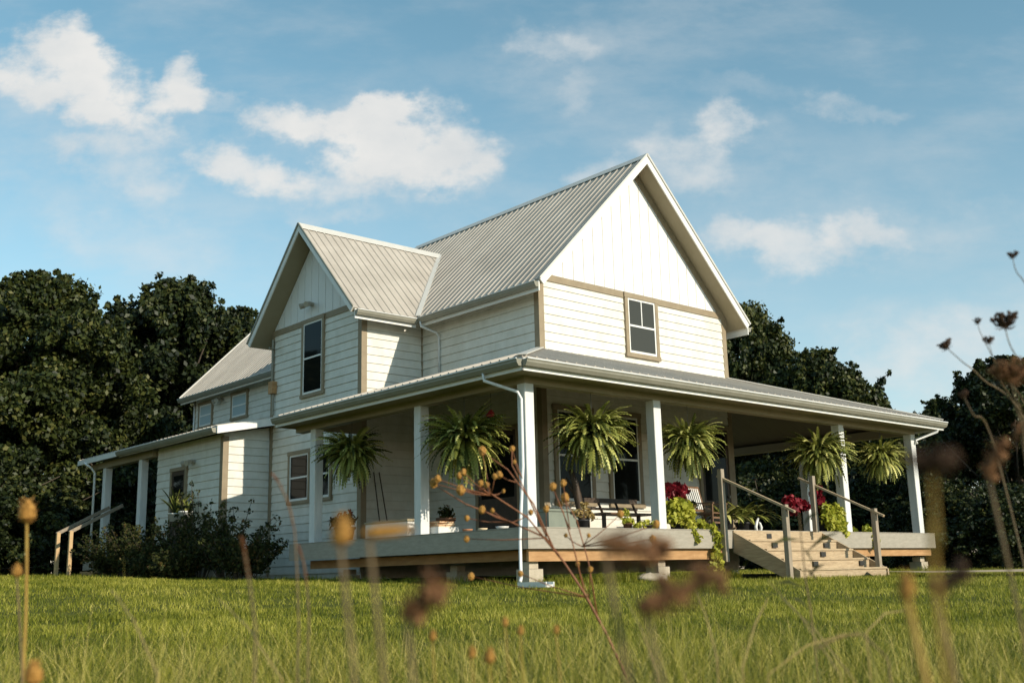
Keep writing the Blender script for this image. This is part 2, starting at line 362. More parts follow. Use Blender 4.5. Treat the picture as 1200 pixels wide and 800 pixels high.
# wing
mb = MB()
pent = [(YW, -.75), (YW2, -.75), (YW2, 5.59), (YWM, 7.79), (YW, 5.59)]
mb.prism(pent, (XW, 0, 0), (0, 1, 0), (0, 0, 1), (3.2, 0, 0))
siding(mb, (XW, YW, 0), (0, 1, 0), YW2-YW, -.6, ZB, (-1, 0, 0))
siding(mb, (XW, YW, 0), (1, 0, 0), XL-XW, 0, 5.58, (0, -1, 0))
mb.build('wall', M['siding'], house)
# low rear addition
XB, YB0, YB1 = .45, 11.8, 15.7
mb = MB(); mb.prism([(XB, -.75), (XL, -.75), (XL, 3.48), (XB, 2.92)], (0, YB0, 0), (1, 0, 0), (0, 0, 1), (0, YB1-YB0, 0))
siding(mb, (XB, YB0, 0), (1, 0, 0), XW-XB, -.6, 2.86, (0, -1, 0))
siding(mb, (XB, YB0, 0), (0, 1, 0), YB1-YB0, -.6, 2.86, (-1, 0, 0))
mb.build('wall', M['siding'], house)
# gable panels with vertical grooves
def gable(along, c, half, zb, zt, plane, n):
    # boards as separate prisms with gaps
    mb = MB(); w = .335; k0 = -math.floor(half/w)-1
    sl = (zt-zb)/half
    for k in range(k0, -k0+1):
        a0 = max(-half, (k-.5)*w+.008); a1 = min(half, (k+.5)*w-.008)
        if a1-a0 < .02: continue
        h = lambda a: zb+max(.0, (half-abs(a))*sl)
        prof = [(a0, zb), (a1, zb), (a1, h(a1))]+([(0, zt)] if a0 < 0 < a1 else [])+[(a0, h(a0))]
        if along == 'x': mb.prism(prof, (c, plane, 0), (1, 0, 0), (0, 0, 1), (0, n*.03, 0))
        else: mb.prism(prof, (plane, c, 0), (0, 1, 0), (0, 0, 1), (n*.03, 0, 0))
    return mb.build('gable_panel', M['batten'], house)
gable('x', XM, 3.16, ZB+.14, 8.86, YF, -1)
gable('y', YWM, 2.02, ZB+.14, 7.80, XW, -1)
# tan trim
mb = MB(); mb.box((XL-.02, YF-.05, ZB), (XR+.02, YF, ZB+.15)); mb.build('belt_board', M['tan'], house)
mb = MB(); mb.box((XW-.045, YW-.02, ZB), (XW, YW2+.02, ZB+.15)); mb.build('belt_board', M['tan'], house)
def corner(x, y, sx, sy, z0, z1, w=.12):
    mb = MB(); t = .035
    mb.box((x-t if sx < 0 else x-w, y-t if sy < 0 else y, z0), (x+w if sx < 0 else x+t, y if sy < 0 else y+t, z1))
    mb.box((x-t if sx < 0 else x, y+.0 if sy < 0 else y-w, z0), (x if sx < 0 else x+t, y+w if sy < 0 else y-.0, z1))
    mb.build('corner_board', M['tan'], house)
corner(XL, YF, -1, -1, 0, ZB); corner(XR, YF, 1, -1, 0, ZB); corner(XW, YW, -1, -1, 0, ZB); corner(XW, YW2, -1, 1, -.6, ZB); corner(XB, YB0, -1, -1, -.6, 2.85); corner(XL, 20.08, -1, 1, 2.6, 5.3)
mb = MB(); mb.box((XL-.05, YW-.05, 3.9), (XL-.005, YW-.005, 5.4)); mb.build('inner_corner_trim', M['tan'], house)
# rake frieze on the front gable
sl_m = 3.7/3.67; ang = math.atan(sl_m)
def frieze(p, q, n):
    mb = MB(); mb.bar(p, q, .05, .16, n); mb.build('rake_frieze', M['tan'], house)
for s in (-1, 1):
    mb = MB(); off = .20
    prof = [(0, 9.08-off), (s*3.30, 9.08-off-3.30*sl_m), (s*3.30, 9.08-off-.22-3.30*sl_m), (0, 9.08-off-.22)]
    mb.prism(prof, (XM, YF-.03-.003*s, 0), (1, 0, 0), (0, 0, 1), (0, -.025, 0)); mb.build('rake_frieze', M['tan'], house)

def clipu(poly, e):
    us = []
    for i in range(len(poly)):
        (e0, u0), (e1, u1) = poly[i], poly[(i+1) % len(poly)]
        if (e0-e)*(e1-e) < 0 or e0 == e: us.append(u0 if e1 == e0 else u0+(u1-u0)*(e-e0)/(e1-e0))
    return (min(us), max(us)) if len(us) >= 2 else None
def ribbed(O, E, U, poly, sp=.229, thick=.025, slab=.10, slabpoly=None, phase=.1):
    O, E, U = Vector(O), Vector(E).normalized(), Vector(U).normalized(); Nn = E.cross(U)
    if Nn.z < 0: Nn = -Nn
    mb = MB(); mb.prism(poly, O, E, U, -Nn*thick)
    emin = min(p[0] for p in poly); emax = max(p[0] for p in poly); e = emin+phase
    while e < emax-.02:
        c = clipu(poly, e+1e-4)
        if c and c[1]-c[0] > .03:
            prof = [(-.024, -.002), (.024, -.002), (.013, .021), (-.013, .021)]
            mb.prism(prof, O+E*e+U*c[0], E, Nn, U*(c[1]-c[0]))
            for k in ():
                if e+k < emax-.03:
                    c2 = clipu(poly, e+k+1e-4)
                    if c2 and c2[1]-c2[0] > .05: mb.prism([(-.014, -.002), (.014, -.002), (.006, .005), (-.006, .005)], O+E*(e+k)+U*c2[0], E, Nn, U*(c2[1]-c2[0]))
        e += sp
    r = mb.build('roof', M['metal'], house)
    if slab:
        mb = MB(); ins = slabpoly or poly
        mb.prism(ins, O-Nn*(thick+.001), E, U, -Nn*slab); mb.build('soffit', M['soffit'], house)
    return r
def capline(p, q, name='ridge_cap', w=.28, h=.06, side=None):
    mb = MB(); p = Vector(p); q = Vector(q); d = (q-p).normalized(); s = Vector((d.y, -d.x, 0)).normalized(); upv = s.cross(d)
    prof = [(-w/2, -h), (0, h*.55), (w/2, -h), (w/2, -h-.012), (0, h*.55-.012), (-w/2, -h-.012)]
    return mb
LM = math.hypot(3.67, 3.7)
UL = (3.67, 0, 3.7); UR = (-3.67, 0, 3.7)
ribbed((3.08, 2.84, 5.38), (0, 1, 0), UL, [(0, 0), (9.3, 0), (9.3, LM), (0, LM)])
ribbed((10.42, 2.84, 5.38), (0, 1, 0), UR, [(0, 0), (9.3, 0), (9.3, LM), (0, LM)])
ribbed((3.08, 12.16, 5.22), (0, 1, 0), UL, [(0, 0), (8.15, 0), (8.15, LM), (0, LM)])
ribbed((10.42, 12.16, 5.22), (0, 1, 0), UR, [(0, 0), (8.15, 0), (8.15, LM), (0, LM)])
LW = math.hypot(2.515, 2.66)
ribbed((1.23, 7.12, 5.36), (1, 0, 0), (0, 2.515, 2.66), [(0, 0), (1.80, 0), (4.46, LW), (0, LW)], phase=.16)
ribbed((1.23, 12.15, 5.36), (1, 0, 0), (0, -2.515, 2.66), [(0, 0), (1.80, 0), (4.46, LW), (0, LW)], phase=.16)
def ridge(p, q, slope):
    mb = MB(); p = Vector(p); q = Vector(q); d = (q-p).normalized(); s = Vector((d.y, -d.x, 0)); w = .17
    prof = [(-w, -w*slope+.045), (0, .045), (w, -w*slope+.045), (w, -w*slope+.030), (0, .03), (-w, -w*slope+.030)]
    mb.prism(prof, p, s, (0, 0, 1), q-p); mb.build('ridge_cap', M['ridge'], house)
ridge((XM, 2.82, 9.085), (XM, 12.15, 9.085), 1.0); ridge((1.21, YWM, 8.025), (5.75, YWM, 8.025), 1.05); ridge((XM, 12.15, 8.925), (XM, 20.32, 8.925), 1.0)
mb = MB(); mb.bar((3.03, 7.08, 5.40), (5.70, YWM, 8.05), .12, .03, (0, 0, 1)); mb.build('valley_flashing', M['ridge'], house)
# rake boards (white) at gable ends
def rake(p_eave, p_ridge, outdir, h=.15, t=.03, trim='ridge'):
    p = Vector(p_eave); q = Vector(p_ridge); d = (q-p).normalized(); o = Vector(outdir); nn = d.cross(o).normalized()
    if nn.z < 0: nn = -nn
    mb = MB(); vs = []
    for off in (0, 1):
        b = o*(off*t)
        vs += [p+b+nn*.012, q+b+Vector((0, 0, .017)), q+b-Vector((0, 0, h*1.42)), p+b-nn*h]
    mb.add(vs, [(0, 1, 2, 3), (7, 6, 5, 4), (0, 4, 5, 1), (1, 5, 6, 2), (2, 6, 7, 3), (3, 7, 4, 0)]); mb.build('rake_board', M['white'], house)
    mb = MB(); b0 = o*(t+.001); mb.bar(p+b0+nn*.02+o*.012, q+b0+Vector((0, 0, .028))+o*.012, .03, .045, nn); mb.build('rake_trim', M[trim], house)
rake((3.08, 2.84, 5.38), (XM, 2.84, 9.08), (0, -1, 0)); rake((10.42, 2.84, 5.38), (XM, 2.84, 9.08), (0, -1, 0))
rake((1.23, 7.12, 5.36), (1.23, YWM, 8.02), (-1, 0, 0), .13, trim='gutter'); rake((1.23, 12.15, 5.36), (1.23, YWM, 8.02), (-1, 0, 0), .13, trim='gutter')
rake((3.08, 20.31, 5.22), (XM, 20.31, 8.92), (0, 1, 0)); rake((10.42, 20.31, 5.22), (XM, 20.31, 8.92), (0, 1, 0))
# fascias, gutters
GP = [(0, 0), (.125, 0), (.125, -.018), (.115, -.03), (.115, -.055), (.075, -.115), (0, -.115)]
def gutter(p, q, outd, fasc=.2, nofascia=False):
    p = Vector(p); q = Vector(q); o = Vector(outd)
    if not nofascia:
        mb = MB(); mb.prism([(-.03, -.03), (0, -.03), (0, -.03-fasc), (-.03, -.03-fasc)], p, o, (0, 0, 1), q-p); mb.build('fascia', M['white'], house)
    mb = MB(); mb.prism(GP, p+o*.003-Vector((0, 0, .06)), o, (0, 0, 1), q-p)
    g = mb.build('gutter', M['gutter'], house)
    mb = MB(); mb.prism([(.112, -.004), (.136, -.004), (.136, .012), (.112, .012)], p+o*.003-Vector((0, 0, .06)), o, (0, 0, 1), q-p); mb.build('gutter_lip', M['spout'], g)  # pale lip colour paints in the sunlit edge of the gutter
gutter((3.08, 2.86, 5.38), (3.08, 7.02, 5.38), (-1, 0, 0), .22); gutter((10.42, 2.86, 5.38), (10.42, 12.1, 5.38), (1, 0, 0), .22)
gutter((1.26, 7.12, 5.36), (3.0, 7.12, 5.36), (0, -1, 0), .22); gutter((3.08, 12.4, 5.22), (3.08, 20.28, 5.22), (-1, 0, 0), .2)
# porch roof
EZ = 2.73; RX = 13.5; RB = 6.6
def slopeplane(O, E, Uv, poly): ribbed(O, E, Uv, poly, slab=0)
lf = math.hypot(3.82, 1.27)
ribbed((-.5, -.5, EZ), (1, 0, 0), (0, 3.82, 1.27), [(0, 0), (14.0, 0), (10.5, lf), (4.0, lf)], slab=0)
ll = math.hypot(4.0, 1.27)
ribbed((-.5, -.5, EZ), (0, 1, 0), (4.0, 0, 1.27), [(0, 0), (8.0, 0), (8.0, ll), (3.82, ll)], slab=0)
lr = math.hypot(3.5, 1.27)
ribbed((RX, -.5, EZ), (0, 1, 0), (-3.5, 0, 1.27), [(0, 0), (RB+.5, 0), (RB+.5, lr), (3.82, lr)], slab=0)
for p, q in (((-.5, -.5, EZ), (3.5, 3.32, 4.0)), ((RX, -.5, EZ), (10.0, 3.32, 4.0))):
    mb = MB(); mb.bar(Vector(p)+Vector((0, 0, .022)), Vector(q)+Vector((0, 0, .022)), .16, .02); mb.build('hip_cap', M['ridge'], house)
gutter((-.5, -.5, EZ), (13.5, -.5, EZ), (0, -1, 0), .21); gutter((-.5, -.5, EZ), (-.5, 7.5, EZ), (-1, 0, 0), .21); gutter((RX, -.5, EZ), (RX, RB, EZ), (1, 0, 0), .21)
mb = MB()   # flat soffit ring and end board
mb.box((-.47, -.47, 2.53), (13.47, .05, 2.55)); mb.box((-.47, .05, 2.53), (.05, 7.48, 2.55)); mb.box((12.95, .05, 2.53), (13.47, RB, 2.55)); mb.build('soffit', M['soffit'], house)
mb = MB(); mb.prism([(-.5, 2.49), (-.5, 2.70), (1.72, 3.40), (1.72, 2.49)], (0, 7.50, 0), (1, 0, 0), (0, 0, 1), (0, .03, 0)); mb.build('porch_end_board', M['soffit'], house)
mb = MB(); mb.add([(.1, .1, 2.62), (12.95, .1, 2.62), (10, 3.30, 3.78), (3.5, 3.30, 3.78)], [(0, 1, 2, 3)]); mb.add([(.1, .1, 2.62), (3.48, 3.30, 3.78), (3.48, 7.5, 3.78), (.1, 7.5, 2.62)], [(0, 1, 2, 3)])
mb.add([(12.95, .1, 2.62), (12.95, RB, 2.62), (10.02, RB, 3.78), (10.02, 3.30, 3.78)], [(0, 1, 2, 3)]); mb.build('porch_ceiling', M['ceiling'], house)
mb = MB(); mb.box((0, 0, 2.4), (13.0, .2, 2.60)); mb.build('porch_beam', M['soffit'], house)
mb = MB(); mb.box((0, .2, 2.4), (.2, 7.5, 2.60)); mb.build('porch_beam', M['soffit'], house)
mb = MB(); mb.box((12.8, .2, 2.4), (13.0, RB, 2.60)); mb.build('porch_beam', M['soffit'], house)
# posts
def post(x, y, z0=0, z1=2.4, w=.205):
    mb = MB(); mb.cbox((x, y, z0), (x+w, y+w, z1), .01); return mb.build('porch_post', M['post'], house)
for x, y in ((0, 0), (3.26, 0), (9.57, 0), (12.78, 0), (0, 2.94), (0, 6.68), (12.78, 3.05), (12.78, 6.3)): post(x, y)
# deck
mb = MB(); y = -.13
while y < 7.4:
    mb.box((-.13 if y < 7.3 else -.13, y, -.035), (13.1 if y < RB else XL, min(y+.138, 7.45), -.004), random.random()); y += .143
mb.build('deck_floor', M['deck'], house)
def skirt(a, b): mb = MB(); mb.box(a, b); return mb.build('deck_skirt', M['skirt'], house)
skirt((-.13, -.165, -.345), (5.19, -.13, -.012)); skirt((8.3, -.165, -.345), (13.1, -.13, -.012)); skirt((-.165, -.165, -.345), (-.131, 7.4, -.012)); skirt((13.1, -.165, -.345), (13.135, RB, -.012))
mb = MB(); mb.box((-.168, -.172, -.008), (13.14, -.128, .006)); mb.box((-.172, -.128, -.008), (-.128, 7.42, .006)); mb.build('deck_nosing', M['skirt'], house)
mb = MB(); mb.box((-.08, -.075, -.545), (5.0, -.02, -.35)); mb.build('deck_joist_beam', M['lumber'], house)
mb = MB(); mb.box((8.45, -.075, -.52), (13.05, -.02, -.35)); mb.build('deck_joist_beam', M['lumber'], house)
mb = MB(); mb.box((.3, -.018, -.52), (.355, 7.3, -.35)); mb.build('deck_joist_beam', M['lumber'], house)
for x, y in ((-.03, -.02), (3.16, 0), (9.5, .05), (12.75, .05), (.8, 2.9), (.8, 6.6), (12.7, 5.6)):
    mb = MB(); mb.box((x-.02, y-.02, G(x, y)-.15), (x+.29, y+.29, -.665)); mb.box((x+.03, y+.03, -.66), (x+.23, y+.23, -.55)); mb.build('pier', M['concrete'], house)
# windows
def window(axis, plane, a0, a1, z0, z1, glass, trimw=.1, muntin=False, double=False, white=True, sash_name='sash'):
    # axis 'x': wall normal -y ; axis 'y': wall normal -x
    def bx(mb, p0, p1, d0, d1, c0, c1):
        d1 += .028; d0 += .028 if d0 > 0 else 0
        if axis == 'x': mb.box((p0, plane-d1, c0), (p1, plane-d0, c1))
        else: mb.box((plane-d1, p0, c0), (plane-d0, p1, c1))
    mb = MB(); t = trimw
    bx(mb, a0, a0+t, 0, .05, z0+t, z1-t); bx(mb, a1-t, a1, 0, .05, z0+t, z1-t); bx(mb, a0-.02, a1+.02, 0, .055, z1-t, z1+.02); bx(mb, a0-.02, a1+.02, 0, .06, z0, z0+t)
    win = mb.build('window', M['tan'], house)
    parts = [(a0+t, a1-t)] if not double else [(a0+t, (a0+a1)/2-.04), ((a0+a1)/2+.04, a1-t)]
    if double:
        mb = MB(); bx(mb, (a0+a1)/2-.04, (a0+a1)/2+.04, 0, .05, z0+t, z1-t); mb.build('mullion', M['tan'], win)
    for (b0, b1) in parts:
        c0, c1 = z0+t, z1-t; zm = c0+(c1-c0)*.50; s = .045
        mb = MB(); bx(mb, b0, b0+s, 0, .035, c0, c1); bx(mb, b1-s, b1, 0, .035, c0, c1); bx(mb, b0+s, b1-s, 0, .035, c1-s, c1); bx(mb, b0+s, b1-s, 0, .035, c0, c0+s*1.3); bx(mb, b0+s, b1-s, 0, .038, zm-.022, zm+.022)
        if muntin: bx(mb, (b0+b1)/2-.014, (b0+b1)/2+.014, 0, .033, zm+.022, c1-s)
        mb.build(sash_name, M['white'], win)
        mb = MB(); bx(mb, b0+s, b1-s, .023, .026, zm+.022, c1-s); mb.build('pane', glass, win)
        mb = MB(); bx(mb, b0+s, b1-s, .023, .028, c0+s*1.3, zm-.022); mb.build('pane', glass, win)
    return win
window('x', YF, 6.2, 7.36, 4.14, ZB+.12, M['screen'], .1, True)
window('x', YF, 3.78, 4.98, .66, 2.8, M['glass'], .1)
window('x', YF, 5.44, 6.54, .66, 2.8, M['glass'], .1)
window('y', XW, 9.13, 10.19, 3.68, ZB+.12, M['glass'], .08)
window('y', XW, 8.72, 10.74, 1.08, 2.38, M['glass'], .08, double=True)
window('y', XL, 18.68, 19.68, 4.12, 4.98, M['curtain_sky'], .08)
window('y', XL, 16.34, 17.42, 4.14, 5.0, M['curtain_sky'], .08)
def door(axis, plane, a0, a1, z1, z0=0):
    def bx(mb, p0, p1, d0, d1, c0, c1):
        d1 += .028; d0 += .028 if d0 > 0 else 0
        if axis == 'x': mb.box((p0, plane-d1, c0), (p1, plane-d0, c1))
        else: mb.box((plane-d1, p0, c0), (plane-d0, p1, c1))
    mb = MB(); t = .1; bx(mb, a0, a0+t, 0, .05, z0, z1-t); bx(mb, a1-t, a1, 0, .05, z0, z1-t); bx(mb, a0-.02, a1+.02, 0, .055, z1-t, z1); d = mb.build('door', M['tan'], house)
    mb = MB(); bx(mb, a0+t, a1-t, 0, .03, z0+.02, z0+.9); bx(mb, a0+t, a0+t+.1, 0, .03, z0+.9, z1-t); bx(mb, a1-t-.1, a1-t, 0, .03, z0+.9, z1-t); bx(mb, a0+t+.1, a1-t-.1, 0, .03, z1-t-.12, z1-t); mb.build('door_leaf', M['black_in'], d)
    mb = MB(); bx(mb, a0+t+.1, a1-t-.1, .022, .026, z0+.9, z1-t-.12); mb.build('pane', M['glass'], d)
    mb = MB(); bx(mb, a1-t-.08, a1-t-.05, .03, .075, z0+.98, z0+1.04); mb.build('handle', M['brass'], d)
door('x', YF, 8.6, 9.85, 2.75); door('y', XL, 4.0, 5.5, 2.45); door('y', XB, 13.75, 14.75, 2.28)
# wall lamps, meter box, conduit
def walllamp(x, y, z, ax):
    mb = MB()
    o = Vector((-.0, 0, 0)); mb.tube([(x-.02, y, z), (x-.10, y, z)], .06, 8)
    l = mb.build('wall_lamp', M['brass'], house)
    for s in (-1, 1):
        mb = MB(); p = Vector((x-.10, y+s*.05, z)); mb.tube([p, p+Vector((-.07, s*.05, -.02)), p+Vector((-.20, s*.10, -.07))], [.03, .06, .075], 10); mb.build('lamp_head', M['brass'], l)
walllamp(XW-.02, 9.72, 6.03, 'y'); walllamp(XL-.02, 18.05, 4.9, 'y'); walllamp(XB-.02, 13.4, 2.35, 'y')
mb = MB(); mb.box((XW-.17, 11.45, 4.0), (XW-.03, 11.66, 4.32)); mb.build('meter_box', M['lumber'], house)
mb = MB(); mb.tube([(XW-.08, 11.62, 5.45), (XW-.08, 11.62, 4.33)], .03, 8); mb.tube([(XW-.08, 11.55, 4.0), (XW-.08, 11.55, 3.45)], .03, 8); mb.tube([(XW-.05, 11.6, 5.2), (XW-.25, 11.5, 5.2), (XW-.28, 11.45, 5.15)], .02, 6); mb.build('conduit', M['gutter'], house)
# downspouts
def spout(pts, r=.029, m='spout'):
    mb = MB(); mb.tube(pts, r, 8); mb.build('downspout', M[m], house, True)
spout([(3.0, 6.95, 5.24), (3.02, 6.95, 5.12), (3.36, 6.8, 4.98), (3.44, 6.8, 4.9), (3.44, 6.8, 3.96)])
spout([(-.56, .42, 2.60), (-.56, .40, 2.44), (-.14, .03, 2.24), (-.09, -.0, 2.12), (-.09, -.0, 1.0), (-.19, -.03, .2), (-.22, -.03, -.2), (-.22, -.03, -.80), (-.3, -.1, -.86)])
spout([(13.3, -.5, 2.60), (13.25, -.45, 2.45), (12.98, -.02, 2.28), (12.93, -.06, 2.18)], .036)
spout([(3.44, 20.0, 5.05), (3.44, 20.0, 3.6)])
# rear lean-to roof and porch
mb = MB(); ZR0, ZR1 = 3.03, 3.73
ribbed((0, 11.3, ZR0), (0, 1, 0), (3.5, 0, .7), [(0, 0), (9.3, 0), (9.3, 3.56), (0, 3.56)], slab=.10, slabpoly=[(.03, .03), (9.27, .03), (9.27, 3.54), (.03, 3.54)])
gutter((0, 11.33, ZR0), (0, 17.4, ZR0), (-1, 0, 0), .16)
mb = MB(); mb.box((-.03, 17.4, ZR0-.16), (-.0, 20.6, ZR0-.02)); mb.build('fascia', M['white'], house)
mb = MB(); mb.prism([(0, ZR0-.20), (0, ZR0-.005), (3.4, ZR0-.005+.68), (3.4, ZR0-.2+.68)], (0, 11.27, 0), (1, 0, 0), (0, 0, 1), (0, .03, 0)); mb.build('rake_board', M['white'], house)
mb = MB(); mb.box((.3, 15.75, 2.70), (.52, 20.3, 2.88)); mb.build('porch_beam', M['soffit'], house)
post(.32, 16.55, -.05, 2.7, .21); post(.32, 19.2, -.05, 2.7, .21)
mb = MB(); mb.box((.2, 15.72, -.09), (3.5, 20.2, -.04)); mb.build('deck_floor', M['deck'], house)
mb = MB(); mb.box((.17, 15.72, -.3), (.2, 20.2, -.05)); mb.build('deck_skirt', M['skirt'], house)
spout([(-.08, 19.9, 2.9), (.1, 19.8, 2.75), (.22, 19.8, 2.6), (.22, 19.8, .1)], .035)
# rear stairs
mb = MB()
for k in range(3): mb.box((.2-.36*(k+1), 17.6, -.10-.15*(k+1)), (.2-.36*k, 18.5, -.06-.15*(k+1)), .5); mb.box((.2-.36*(k+1)+.02, 17.62, -.3-.15*(k+1)), (.2-.36*(k+1)+.05, 18.48, -.10-.15*(k+1)))
rs = mb.build('rear_stairs', M['newwood'], house)
for y in (17.5, 18.5):
    mb = MB(); mb.cbox((-1.22, y, G(-1.2, y)-.05), (-1.12, y+.1, .74), .008); mb.build('newel_post', M['newwood'], rs)
    mb = MB(); mb.bar((-1.22, y+.05, .70), (.36, y+.35, 1.50), .045, .09); mb.build('handrail', M['greywood'], rs)
# front stairs
SX0, SX1 = 5.22, 8.28; RUN, RIS = .36, .19
mb = MB()
for k in range(1, 5):
    yf = -.15-RUN*k; z = -RIS*k
    mb.box((SX0+.03, yf-.025, z-.035), (SX1-.03, yf+RUN-.02, z), random.random())
    mb.box((SX0+.03, yf, (-RIS*(k+1) if k < 4 else G(6.7, -1.6)-.05)), (SX1-.03, yf+.03, z-.037), random.random())
mb.box((SX0, -.178, -RIS+.002), (SX1, -.15, -.004), .3)
fs = mb.build('front_stairs', M['stairwood'], house)
for x in (SX0-.02, SX1-.02):
    mb = MB(); zb = -.95
    prof = [(-.15, -.02), (-1.62, -.80), (-1.62, -1.02), (-1.5, -1.02), (-.15, -.42)]
    mb.prism(prof, (x, 0, 0), (0, 1, 0), (0, 0, 1), (.045, 0, 0)); mb.build('stringer', M['stairwood'], fs)
for x in (4.98, 8.08):
    mb = MB(); mb.cbox((x, -1.56, G(x, -1.5)-.1 if x < 6 else -.80), (x+.1, -1.46, .40), .006); mb.build('newel_post', M['greywood'], fs)
for x in (4.74, 7.84):
    mb = MB(); mb.cbox((x, -.33, -.6 if x < 6 else -.02), (x+.1, -.23, 1.15), .006); mb.build('newel_post', M['greywood'], fs)
    mb = MB(); p = Vector((x+.05, .05 if x > 6 else -.2, 1.13 if x > 6 else 1.02)); q = Vector((x+.29, -1.72, .24 if x > 6 else .26)); mb.bar(p, q, .085, .04); mb.build('handrail', M['stairwood'], fs)
for k, xs in ((0, (6.28,)), (1, (5.95, 7.75)), (2, (7.05,)), (3, (6.2, 7.85)),):
    for x in xs:
        yf = -.15-RUN*k; mb = MB(); z = -RIS*k-.05
        mb.box((x, yf-.036, z-.105), (x+.16, yf-.0285 if k == 0 else yf-.003, z-.01)); mb.build('step_light', M['dark'], fs)

# ------------------------------------------------------------------ trees
def leaf_cloud(centres, radii, n, size, rng, squash=.8, outward=.6, sun_tint=True):
    ci = rng.choice(len(centres), n, p=radii**2/np.sum(radii**2)); c = centres[ci]; r = radii[ci]
    d = rng.normal(size=(n, 3)); d /= np.linalg.norm(d, axis=1)[:, None]
    rr = r*(rng.random(n)**.4)*rng.uniform(.75, 1.25, n); P = c+d*rr[:, None]*np.array([1, 1, squash])
    nn = d*outward+rng.normal(size=(n, 3))*.55+np.array([0, 0, .25]); nn /= np.linalg.norm(nn, axis=1)[:, None]
    t = rng.normal(size=(n, 3)); t -= nn*np.sum(t*nn, 1)[:, None]; t /= np.linalg.norm(t, axis=1)[:, None]; b = np.cross(nn, t)
    s = size*rng.uniform(.6, 1.3, n); L_ = t*s[:, None]; Wd = b*(s*.34)[:, None]; dr = nn*(s*.12)[:, None]
    V = np.stack([P-L_*.5, P+Wd-dr*.3, P+L_*.55-dr, P-Wd-dr*.3], 1).reshape(-1, 3); Fc = np.arange(4*n).reshape(n, 4)
    tin = np.clip(rng.normal(.38, .25, n)+(rng.random(len(centres))[ci]-.5)*.45, 0, 1)
    return V, Fc, np.repeat(tin, 4)
def crown_mesh(seed, H, Rr, base, n, size, matl, ncl=150, irr=.35):
    rg = np.random.default_rng(seed); cs = []; rs_ = []
    ph = rg.uniform(0, 6.28, 6)
    for i in range(ncl):
        th = rg.uniform(0, 2*math.pi); f = rg.random()**.75; z = base+(H-base)*f
        prof = math.sin(math.pi*min(1, .12+.86*f)**.8)**.75
        lob = 1+irr*(math.sin(2*th+ph[0]+3*f)+.6*math.sin(3*th+ph[1]-5*f)+.5*math.sin(5*th+ph[2]+9*f))/2
        rad = Rr*prof*lob*(rg.uniform(.55, 1.0) if rg.random() < .78 else rg.uniform(0, .6))
        cs.append((rad*math.cos(th), rad*math.sin(th), z-rg.uniform(0, .4))); rs_.append(rg.uniform(.35, 1.05)*Rr/4.6)
    # a few shoots above the outline
    for i in range(56):
        th = rg.uniform(0, 6.28); rr = rg.uniform(0, .95)*Rr; z = base+(H-base)*(.98-.42*(rr/Rr)**2)
        dx, dy = rg.normal(0, .12, 2)
        for k in range(4): cs.append((rr*math.cos(th)*(1+.03*k)+dx*k, rr*math.sin(th)*(1+.03*k)+dy*k, z-.45+.34*k)); rs_.append((.44-.085*k)*Rr/4.6)
    V, Fc, t = leaf_cloud(np.array(cs), np.array(rs_), n, size, rg)
    return mesh_np('crown', V, Fc, matl, tint=t, link=False), np.array(cs)
def trunk_mesh(seed, H, cs, r0=.22):
    rg = random.Random(seed); mb = MB(); top = H*.78
    pts = [(rg.uniform(-.12, .12)*k, rg.uniform(-.12, .12)*k, top*k/6-.4*(k == 0)) for k in range(7)]
    mb.tube(pts, [r0*(1.25 if k == 0 else 1-.8*k/6) for k in range(7)], 9)
    idx = list(range(len(cs))); rg.shuffle(idx)
    for i in idx[:26]:
        c = Vector(cs[i]); k = rg.uniform(.25, .8); s = Vector((0, 0, c.z*k)); m = s.lerp(c, .5)+Vector((0, 0, -.2))
        mb.tube([s, m, c], [r0*.38*(1-k*.6), r0*.22*(1-k*.5), .015], 5)
    o = mb.build('trunk', M['bark'], None, True, center=False); me = o.data; bpy.data.objects.remove(o); return me
VAR = []
for seed, H, Rr, base, n, size, ml, irr in ((11, 12.5, 4.8, 1.2, 88000, .225, 'leaf', .55), (23, 11, 4.6, .9, 84000, .22, 'leaf_b', .65), (37, 8.5, 3.9, .5, 60000, .21, 'leaf', .6), (51, 3.4, 2.6, .1, 24000, .15, 'leaf_b', .4)):
    cm, cs = crown_mesh(seed, H, Rr, base, n, size, M[ml], irr=irr); VAR.append((cm, trunk_mesh(seed, H, cs, .07+H*.018), H))
def tree(var, px, d, toppx, label, group, name='tree', rz=None, wide=1.0, cat='tree'):
    p = at(px, 600, d); z0 = G(p.x, p.y)-.05; r = ray(px, toppx); topz = CAM.z+r.z/math.hypot(r.x, r.y)*d
    cm, tm, H = VAR[var]; s = (topz-z0)/H
    e = empty(name, (p.x, p.y, z0), label, cat, group, rng.uniform(0, 6.28) if rz is None else rz); e.scale = (s*wide, s*wide, s)
    for nm, me in (('crown', cm), ('trunk', tm)):
        o = bpy.data.objects.new(nm, me); COL.objects.link(o); o.parent = e
    return e
TG = 'trees behind the house'
tree(0, 30, 42, 330, 'tallest dark green tree at the far left of the photo', TG, wide=.95)
tree(1, 195, 47, 340, 'broad dark tree between the far left tree and the rear wing roof', TG, wide=.88)
tree(2, 118, 52, 392, 'lower tree filling the dip between the two tall trees left of the house', TG, wide=1.25)
tree(1, 275, 54, 372, 'dark tree rising just behind the rear wing roof', TG, wide=.8, rz=1.2)
tree(2, -70, 46, 380, 'tree cut by the left edge of the photo', TG)
tree(0, -230, 44, 330, 'added tall tree out of view at the left, shading the left walls', TG, rz=.9)  # this and the next two: unseen trees added to block low sky light
tree(1, -420, 42, 320, 'second added tree out of view at the left, shading the left walls', TG, rz=2.9)
tree(0, -680, 40, 330, 'third added tree out of view at the left, shading the left walls', TG, rz=4.1)
